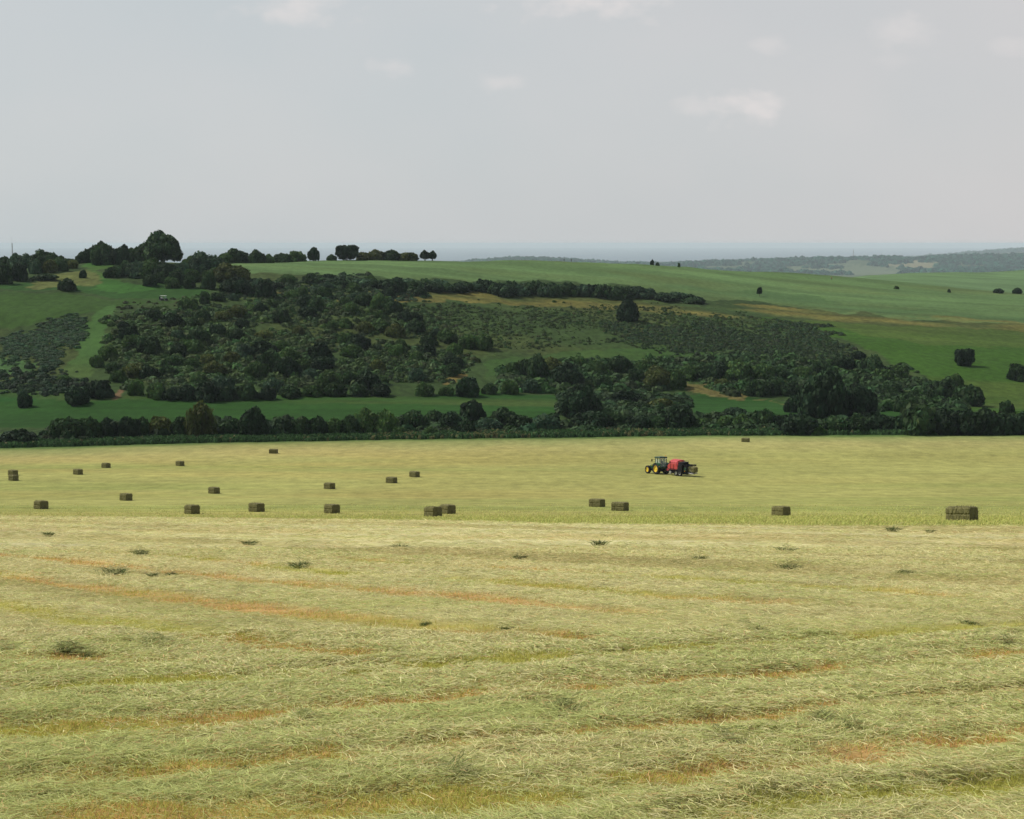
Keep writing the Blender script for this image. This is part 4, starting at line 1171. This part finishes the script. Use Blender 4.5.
for s in (-1, 1):
    def fender(bm):
        pr = []
        for a in np.linspace(R(15), R(165), 10): pr.append((1.12 * math.cos(a), .98 + 1.08 * math.sin(a)))
        for a in np.linspace(R(165), R(15), 10): pr.append((1.06 * math.cos(a), .98 + 1.02 * math.sin(a)))
        prism_bm(bm, pr, s * .72, s * 1.3)
    part('mudguard', fender, GREEN, tr)
    wheel(tr, (0, s * 1.0, .98), .98, .62, YELLOW); wheel(tr, (2.75, s * .95, .72), .72, .48, YELLOW)
    part('mirror', lambda bm: (tube_bm(bm, [(.88, s * .72, 2.6), (1.05, s * 1.25, 2.62)], .025, 6), box_bm(bm, (.06, .24, .42), (1.05, s * 1.3, 2.45), bevel=.02)), BLACK, tr)
    part('step', lambda bm: [box_bm(bm, (.4, .3, .04), (.95, s * .95, .5 + .25 * i)) for i in range(3)] + [box_bm(bm, (.04, .3, .6), (1.15, s * .95, .75))], BLACK, tr)
    part('work_light', lambda bm: box_bm(bm, (.1, .18, .12), (-.72, s * .55, 2.82)), LAMP, tr)
    part('tail_light', lambda bm: box_bm(bm, (.06, .2, .14), (-.98, s * 1.1, 1.45)), AMBER, tr)
part('exhaust', lambda bm: tube_bm(bm, [(1.0, -.6, 1.5), (1.0, -.62, 2.7), (.96, -.66, 3.0)], [.07, .07, .055], 10), BLACK, tr)
part('drawbar', lambda bm: (box_bm(bm, (1.3, .16, .1), (-1.0, 0, .5)), box_bm(bm, (.25, 1.1, .12), (-.75, 0, .75)), tube_bm(bm, [(-.6, 0, .8), (-1.4, 0, .75)], .08)), BLACK, tr)
part('beacon', lambda bm: lathe_y(bm, [(0, .001), (0, .08), (.14, .07), (.16, .001)], 12), AMBER, tr).location = (-.4, -.6, 3.2)
bpy.data.objects  # (beacon stands upright)

# ------------------------------------------------------------------ baler (local x = forward, hitch at x = 0)
hx = Vector((math.cos(HEAD), math.sin(HEAD), 0))
bo = Vector((TX, TY_, 0)) - hx * 1.7
BH = HEAD + R(12)
bl = empty('baler', (bo.x, bo.y, ground_at(661.3, 474.2)[2]))
tag(bl, 'red square baler with dark rear chamber and drop chute hitched behind the green tractor', 'baler')
def gz(v): return float(height0(np.array([v.x]), np.array([v.y]))[0])
bd = Vector((math.cos(BH), math.sin(BH), 0))
mid = bo - bd * 4.0
bl.location = (bo.x, bo.y, gz(mid) + .12)
bl.rotation_euler = (0, 0, BH); bl.scale = (.84, .93, .84)
def shield(bm):
    for s in (-1, 1):
        prism_bm(bm, [(-1.5, 1.25), (-1.35, 1.7), (-1.65, 2.15), (-2.2, 2.42), (-3.0, 2.5), (-3.7, 2.42), (-4.05, 2.1), (-4.1, 1.4), (-3.6, 1.12), (-2.2, 1.1)], s * 1.05, s * 1.22)
part('side_shield', shield, RED, bl, .05)
part('top_cover', lambda bm: prism_bm(bm, [(-1.5, 1.4), (-1.62, 2.1), (-2.2, 2.40), (-3.0, 2.47), (-3.7, 2.38), (-4.0, 2.1), (-4.0, 1.3)], -1.04, 1.04), RED, bl, .05)
part('seam', lambda bm: [box_bm(bm, (.06, .03, 1.0), (x, s * 1.235, 1.75)) for s in (-1, 1) for x in (-2.2, -3.1)] + [box_bm(bm, (1.6, .03, .10), (-2.9, s * 1.235, 1.28)) for s in (-1, 1)], BLACK, bl)
part('knotter_bridge', lambda bm: (box_bm(bm, (1.3, 1.7, .5), (-4.6, 0, 2.55), bevel=.08), [tube_bm(bm, [(-5.2, y, 2.7), (-5.2, y, 3.0), (-4.1, y, 3.0), (-4.1, y, 2.6)], .025, 6) for y in (-.8, .8)]), BLACK, bl)
part('rear_chamber', lambda bm: (box_bm(bm, (1.6, 1.6, 1.6), (-5.6, 0, 1.5), bevel=.06), box_bm(bm, (1.2, 2.3, 1.9), (-4.75, 0, 1.4), bevel=.1), [box_bm(bm, (.12, 1.7, .16), (-5.5 - .45 * i, 0, 2.3)) for i in range(4)]), BLACK, bl)
part('rear_shield', lambda bm: [box_bm(bm, (.7, .1, .7), (-5.9, s * .85, 1.5), bevel=.03) for s in (-1, 1)], DKGREEN, bl)
part('chassis', lambda bm: (box_bm(bm, (5.6, 1.3, .35), (-4.0, 0, .82)), box_bm(bm, (1.5, 1.9, .5), (-2.2, 0, .55), bevel=.1)), BLACK, bl)
part('drawbar', lambda bm: (tube_bm(bm, [(0, 0, .52), (-.9, 0, .7), (-1.9, 0, .95)], [.09, .14, .2], 8), tube_bm(bm, [(0, 0, .8), (-1.6, 0, 1.2)], .06)), RED, bl)
part('flywheel', lambda bm: lathe_y(bm, [(-.12, .001), (-.12, .42), (.12, .42), (.12, .001)], 24), BLACK, bl).location = (-1.45, 0, 1.35)
bl.children[-1].rotation_euler = (0, 0, R(90))
part('pickup', lambda bm: (lathe_y(bm, [(-1.1, .001), (-1.1, .3), (1.1, .3), (1.1, .001)], 18)), STEEL, bl).location = (-2.0, 0, .42)
for s in (-1, 1):
    for x in (-3.7, -4.75): wheel(bl, (x, s * 1.0, .5), .5, .42, STEEL)
    part('tail_light', lambda bm: box_bm(bm, (.05, .24, .14), (-6.0, s * .98, 1.15)), AMBER, bl)
part('chute', lambda bm: (box_bm(bm, (1.5, 1.25, .06), (-7.2, 0, .78), Matrix.Rotation(-.06, 3, 'Y')), [tube_bm(bm, [(-6.4, s * .62, .8), (-8.0, s * .62, .72)], .05) for s in (-1, 1)], [tube_bm(bm, [(-6.45, s * .62, 2.0), (-7.7, s * .62, .85)], .02, 5) for s in (-1, 1)], [tube_bm(bm, [(-6.5 - .27 * i, -.62, .83), (-6.5 - .27 * i, .62, .83)], .04, 6) for i in range(6)]), STEEL, bl)
part('gallery_arm', lambda bm: (tube_bm(bm, [(-5.9, -.9, 2.35), (-6.8, -.95, 2.3)], .035, 6), box_bm(bm, (.55, .35, .3), (-6.85, -.95, 2.28), bevel=.06)), BLACK, bl)
part('ladder', lambda bm: ([tube_bm(bm, [(-6.6, y, .8), (-6.3, y, 2.6)], .02, 5) for y in (-.45, -.1)] + [tube_bm(bm, [(-6.6 + .06 * i, -.45, .9 + .3 * i), (-6.6 + .06 * i, -.1, .9 + .3 * i)], .015, 5) for i in range(5)]), STEEL, bl)
part('beacon', lambda bm: lathe_y(bm, [(0, .001), (0, .07), (.13, .06), (.15, .001)], 12), AMBER, bl).location = (-4.4, .5, 2.85)
for o_ in list(tr.children) + list(bl.children):
    if o_.name.startswith('beacon'): o_.rotation_euler = (R(90), 0, 0)
cb = bo - bd * 5.9
bale((cb.x, cb.y, gz(mid) + 1.0), BH, 'bale lying on the drop chute at the rear of the red baler', 1, group='square hay bales left over the mown field').rotation_euler = (0, R(-3), BH)

# ------------------------------------------------------------------ golf cart
gx_, gy_, gz_ = ground_at(163.5, 300)
gc = empty('golf_cart', (gx_, gy_, gz_)); tag(gc, 'small golf cart with white roof on the green terrace at left', 'golf cart')
gc.rotation_euler = (0, 0, R(-18)); gc.scale = (1.35, 1.2, .98)
part('body', lambda bm: (prism_bm(bm, [(-1.15, .3), (-1.15, .75), (-.2, .8), (-.15, .42), (.55, .38), (.7, .85), (1.0, .8), (1.2, .5), (1.2, .3)], -.58, .58)), CLOTH_D, gc, .04)
part('roof', lambda bm: box_bm(bm, (1.75, 1.2, .09), (0, 0, 1.85), bevel=.03), WHITE, gc)
part('roof_frame', lambda bm: [tube_bm(bm, [p, q], .022, 6) for s in (-.52, .52) for p, q in (((.75, s, .8), (.65, s, 1.82)), ((-.85, s, .7), (-.75, s, 1.82)))], BLACK, gc)
part('seat', lambda bm: (box_bm(bm, (.5, 1.05, .14), (-.35, 0, .86), bevel=.04), box_bm(bm, (.12, 1.05, .42), (-.62, 0, 1.12), bevel=.04)), WHITE, gc)
part('golf_bag', lambda bm: [tube_bm(bm, [(-1.05, y, .6), (-1.2, y, 1.45)], [.14, .16], 10) for y in (-.25, .25)], BLACK, gc)
part('windscreen', lambda bm: box_bm(bm, (.02, 1.0, .8), (.72, 0, 1.3)), GLASS, gc)
for sx in (-.75, .8):
    for sy in (-.5, .5): wheel(gc, (sx, sy, .23), .23, .2, WHITE)

# ------------------------------------------------------------------ people far off on the ridge
def person(px, py, rz, top, label, stride=.28):
    x, y, z = ground_at(px, py)
    root = empty('person', (x, y, z), rz); tag(root, label, 'person', None)
    V = [(0, 0, .95), (0, 0, 1.2), (0, 0, 1.42), (0, 0, 1.52), (.02, 0, 1.66),
         (.0, .2, 1.40), (-.06, .27, 1.12), (.10, .27, .9), (0, -.2, 1.40), (.06, -.27, 1.12), (.22, -.26, .92),
         (0, .1, .9), (.12, .11, .5), (stride - .1, .11, .08), (stride + .08, .12, .04),
         (0, -.1, .9), (-.05, -.11, .5), (-stride, -.11, .1), (-stride + .14, -.12, .04)]
    E = [(0, 1), (1, 2), (2, 3), (3, 4), (2, 5), (5, 6), (6, 7), (2, 8), (8, 9), (9, 10), (0, 11), (11, 12), (12, 13), (13, 14), (0, 15), (15, 16), (16, 17), (17, 18)]
    rad = [.15, .15, .17, .06, .105, .065, .05, .04, .065, .05, .04, .095, .07, .05, .045, .095, .07, .05, .045]
    me_ = bpy.data.meshes.new('body'); me_.from_pydata(V, E, [])
    o = link('body', me_, SKIN, root)
    o.modifiers.new('skin', 'SKIN'); sv = me_.skin_vertices[0].data
    for i, r in enumerate(rad): sv[i].radius = (r, r)
    sv[0].use_root = True
    o.modifiers.new('sub', 'SUBSURF').levels = 1
    part('jacket', lambda bm: (tube_bm(bm, [(0, 0, .88), (0, 0, 1.15), (0, 0, 1.38), (0, 0, 1.49)], [.2, .2, .23, .1], 12), [tube_bm(bm, [(0, s * .2, 1.42), (-.06 * s, s * .275, 1.12), (.16 - .06 * s, s * .275, .94)], [.09, .075, .06], 8) for s in (-1, 1)]), top, root)
    part('trousers', lambda bm: [tube_bm(bm, a, [.125, .095, .075], 8) for a in ([(0, .1, .95), (.12, .11, .5), (stride - .1, .11, .1)], [(0, -.1, .95), (-.05, -.11, .5), (-stride, -.11, .12)])], CLOTH_D, root)
    def hair(bm):
        r = bmesh.ops.create_uvsphere(bm, u_segments=12, v_segments=8, radius=.12)
        for v in r['verts']: v.co = Vector((v.co.x - .015, v.co.y, max(v.co.z, -.01) + 1.69))
    part('hair', hair, BLACK, root)
    return root
person(564.2, 259.8, R(200), CLOTH_D, 'left of two tiny dark walkers on the ridge skyline')
person(571.4, 260.6, R(190), CLOTH_D, 'right of two tiny dark walkers on the ridge skyline')
person(831.5, 280.0, R(10), CLOTH_R, 'tiny walker in reddish clothes alone on the right-hand ridge')

# ------------------------------------------------------------------ far masts and chimney
def mast(px, Yd, top_py, base_w, label):
    x = ray(px, top_py)[0] * Yd; zb = float(height(np.array([x]), np.array([Yd]))[0]); zt = tz(top_py) * Yd
    root = empty('lattice_mast', (x, Yd, zb)); tag(root, label, 'mast')
    H = zt - zb
    def frame(bm):
        for sx in (-1, 1):
            for sy in (-1, 1):
                tube_bm(bm, [(sx * base_w, sy * base_w, 0), (sx * base_w * .25, sy * base_w * .25, H)], base_w * .12, 5)
        n_ = 9
        for i in range(n_):
            a, b2 = 1 - .75 * i / n_, 1 - .75 * (i + 1) / n_
            for s in (-1, 1):
                tube_bm(bm, [(-base_w * a, s * base_w * a, H * i / n_), (base_w * b2, s * base_w * b2, H * (i + 1) / n_)], base_w * .07, 4)
                tube_bm(bm, [(s * base_w * a, -base_w * a, H * i / n_), (s * base_w * b2, base_w * b2, H * (i + 1) / n_)], base_w * .07, 4)
    part('lattice', frame, STEEL, root)
    part('antenna', lambda bm: tube_bm(bm, [(0, 0, H * .97), (0, 0, H * 1.12)], base_w * .12, 6), STEEL, root)
mast(12, 900, 243, .55, 'thin grey lattice mast rising behind the trees at the far left skyline')
mast(853.5, 8550, 250, 4.0, 'thin grey lattice mast on the distant wooded hill at right')

# ------------------------------------------------------------------ haze
bm = bmesh.new(); box_bm(bm, (126000, 126000, 206), (0, 0, -198 + 103))
me = bpy.data.meshes.new('haze'); bm.to_mesh(me); bm.free()
m = bpy.data.materials.new('haze_air'); m.use_nodes = True; nt = m.node_tree; nt.nodes.clear()
out = nt.nodes.new('ShaderNodeOutputMaterial'); pv = nt.nodes.new('ShaderNodeVolumePrincipled')
HAZE_D = 4.8e-5
pv.inputs['Color'].default_value = (.80, .945, 1.0, 1); pv.inputs['Density'].default_value = HAZE_D; pv.inputs['Anisotropy'].default_value = 0.0
nt.links.new(pv.outputs[0], out.inputs['Volume'])
m.cycles.homogeneous_volume = True if hasattr(m.cycles, 'homogeneous_volume') else None
tag(link('haze', me, m), 'pale blue air haze over the whole valley', 'haze', kind='stuff')

# ------------------------------------------------------------------ sky, sun
SUN_EL, SUN_AZ = R(49), R(-72)       # azimuth from +Y towards +X: the sun stands to the left, a little beyond
w = bpy.data.worlds.new('World'); sc.world = w; w.use_nodes = True
nt = w.node_tree; N, L = nt.nodes, nt.links
bg = N['Background']; bg.inputs['Strength'].default_value = .1
sky = N.new('ShaderNodeTexSky'); sky.sky_type = 'NISHITA'; sky.sun_disc = False
sky.sun_elevation = SUN_EL; sky.sun_rotation = SUN_AZ; sky.dust_density = 3; sky.altitude = 150
mixs = N.new('ShaderNodeMix'); mixs.data_type = 'RGBA'; mixs.inputs[0].default_value = .86
mixs.inputs[7].default_value = (6.1, 6.42, 6.55, 1)
L.new(sky.outputs[0], mixs.inputs[6])
GEOSKY = True
tc = N.new('ShaderNodeTexCoord'); sx = N.new('ShaderNodeSeparateXYZ'); L.new(tc.outputs['Generated'], sx.inputs[0])
zr = N.new('ShaderNodeMapRange'); zr.interpolation_type = 'SMOOTHSTEP'
zr.inputs[1].default_value = .22; zr.inputs[2].default_value = .75; zr.inputs[3].default_value = .9; zr.inputs[4].default_value = .1
L.new(sx.outputs[2], zr.inputs[0]); L.new(zr.outputs[0], mixs.inputs[0])
def wm(op, a, b_=None):
    n = N.new('ShaderNodeMath'); n.operation = op
    for i, v in enumerate((a, b_)):
        if v is None: continue
        if isinstance(v, (int, float)): n.inputs[i].default_value = v
        else: L.new(v, n.inputs[i])
    return n.outputs[0]
yy = wm('MAXIMUM', sx.outputs[1], .02)
az, el = wm('DIVIDE', sx.outputs[0], yy), wm('DIVIDE', sx.outputs[2], yy)
cmb = N.new('ShaderNodeCombineXYZ'); L.new(az, cmb.inputs[0]); L.new(wm('MULTIPLY', el, 1.6), cmb.inputs[1])
nz = N.new('ShaderNodeTexNoise'); nz.inputs['Scale'].default_value = 26; nz.inputs['Detail'].default_value = 7; nz.inputs['Roughness'].default_value = .55
L.new(cmb.outputs[0], nz.inputs['Vector'])
nz2 = N.new('ShaderNodeTexNoise'); nz2.inputs['Scale'].default_value = 5; nz2.inputs['Detail'].default_value = 4
L.new(cmb.outputs[0], nz2.inputs['Vector'])
veil = N.new('ShaderNodeMix'); veil.data_type = 'RGBA'
veil.inputs[6].default_value = (5.5, 6.15, 6.38, 1); veil.inputs[7].default_value = (6.5, 6.3, 6.3, 1)
nz3 = N.new('ShaderNodeTexNoise'); nz3.inputs['Scale'].default_value = 2.4; nz3.inputs['Detail'].default_value = 3; L.new(cmb.outputs[0], nz3.inputs['Vector'])
vr = N.new('ShaderNodeMapRange'); vr.inputs[1].default_value = -.55; vr.inputs[2].default_value = .55; L.new(wm('ADD', az, wm('MULTIPLY', wm('SUBTRACT', nz3.outputs['Fac'], .5), .9)), vr.inputs[0])
L.new(vr.outputs[0], veil.inputs[0]); L.new(veil.outputs[2], mixs.inputs[7])
tot = None
for px, py, pw, ph, st_ in ((752, 106, 46, 24, 1.0), (690, 108, 40, 14, .45), (590, 4, 80, 24, .9), (300, 6, 62, 24, .75), (395, 66, 36, 16, .55), (500, 84, 40, 14, .5), (895, 38, 46, 22, .55), (768, 44, 24, 12, .4), (1010, 45, 30, 14, .35), (900, 60, 60, 16, .2)):
    a0, e0 = ray(px, py)
    dx = wm('DIVIDE', wm('SUBTRACT', az, a0), pw / F); dy = wm('DIVIDE', wm('SUBTRACT', el, e0), ph / F)
    d2 = wm('SQRT', wm('ADD', wm('MULTIPLY', dx, dx), wm('MULTIPLY', dy, dy)))
    v = wm('SUBTRACT', wm('MULTIPLY', nz.outputs['Fac'], 2.6), wm('ADD', wm('MULTIPLY', d2, .8), .40))
    mr = N.new('ShaderNodeMapRange'); mr.interpolation_type = 'SMOOTHSTEP'; mr.inputs[1].default_value = 0; mr.inputs[2].default_value = 1.15; mr.inputs[4].default_value = st_ * 1.15
    L.new(v, mr.inputs[0])
    tot = mr.outputs[0] if tot is None else wm('MAXIMUM', tot, mr.outputs[0])
# faint thin veil
mr = N.new('ShaderNodeMapRange'); mr.inputs[1].default_value = .35; mr.inputs[2].default_value = .75; mr.inputs[4].default_value = .22
L.new(nz2.outputs['Fac'], mr.inputs[0])
tot = wm('MAXIMUM', tot, mr.outputs[0])
mixc = N.new('ShaderNodeMix'); mixc.data_type = 'RGBA'; L.new(wm('MULTIPLY', tot, .75), mixc.inputs[0])
L.new(mixs.outputs[2], mixc.inputs[6]); mixc.inputs[7].default_value = (7.7, 7.3, 7.2, 1)
L.new(mixc.outputs[2], bg.inputs['Color'])

sd = bpy.data.lights.new('sun', 'SUN'); sd.energy = 4.3; sd.angle = R(.5); sd.color = (1, .95, .86)
so = bpy.data.objects.new('sun', sd); COL.objects.link(so)
to_sun = Vector((math.sin(SUN_AZ) * math.cos(SUN_EL), math.cos(SUN_AZ) * math.cos(SUN_EL), math.sin(SUN_EL)))
so.rotation_euler = to_sun.to_track_quat('Z', 'Y').to_euler(); so.location = to_sun * 100

# ------------------------------------------------------------------ camera, render settings
cd = bpy.data.cameras.new('camera'); co = bpy.data.objects.new('camera', cd); COL.objects.link(co)
cd.sensor_width = 36; cd.lens = 36 * F / 1024; cd.clip_start = .1; cd.clip_end = 150000
co.location = (0, 0, 0); co.rotation_euler = (math.pi / 2 - PITCH, 0, 0)
sc.camera = co
sc.view_settings.view_transform = 'Standard'; sc.view_settings.look = 'None'
sc.view_settings.exposure = 0; sc.view_settings.gamma = 1
sc.render.engine = 'CYCLES'
sc.cycles.max_bounces = 5; sc.cycles.diffuse_bounces = 2; sc.cycles.glossy_bounces = 2; sc.cycles.transmission_bounces = 3
sc.cycles.volume_bounces = 0; sc.cycles.transparent_max_bounces = 6
sc.cycles.use_denoising = True
try: sc.cycles.denoiser = 'OPENIMAGEDENOISE'
except Exception: pass
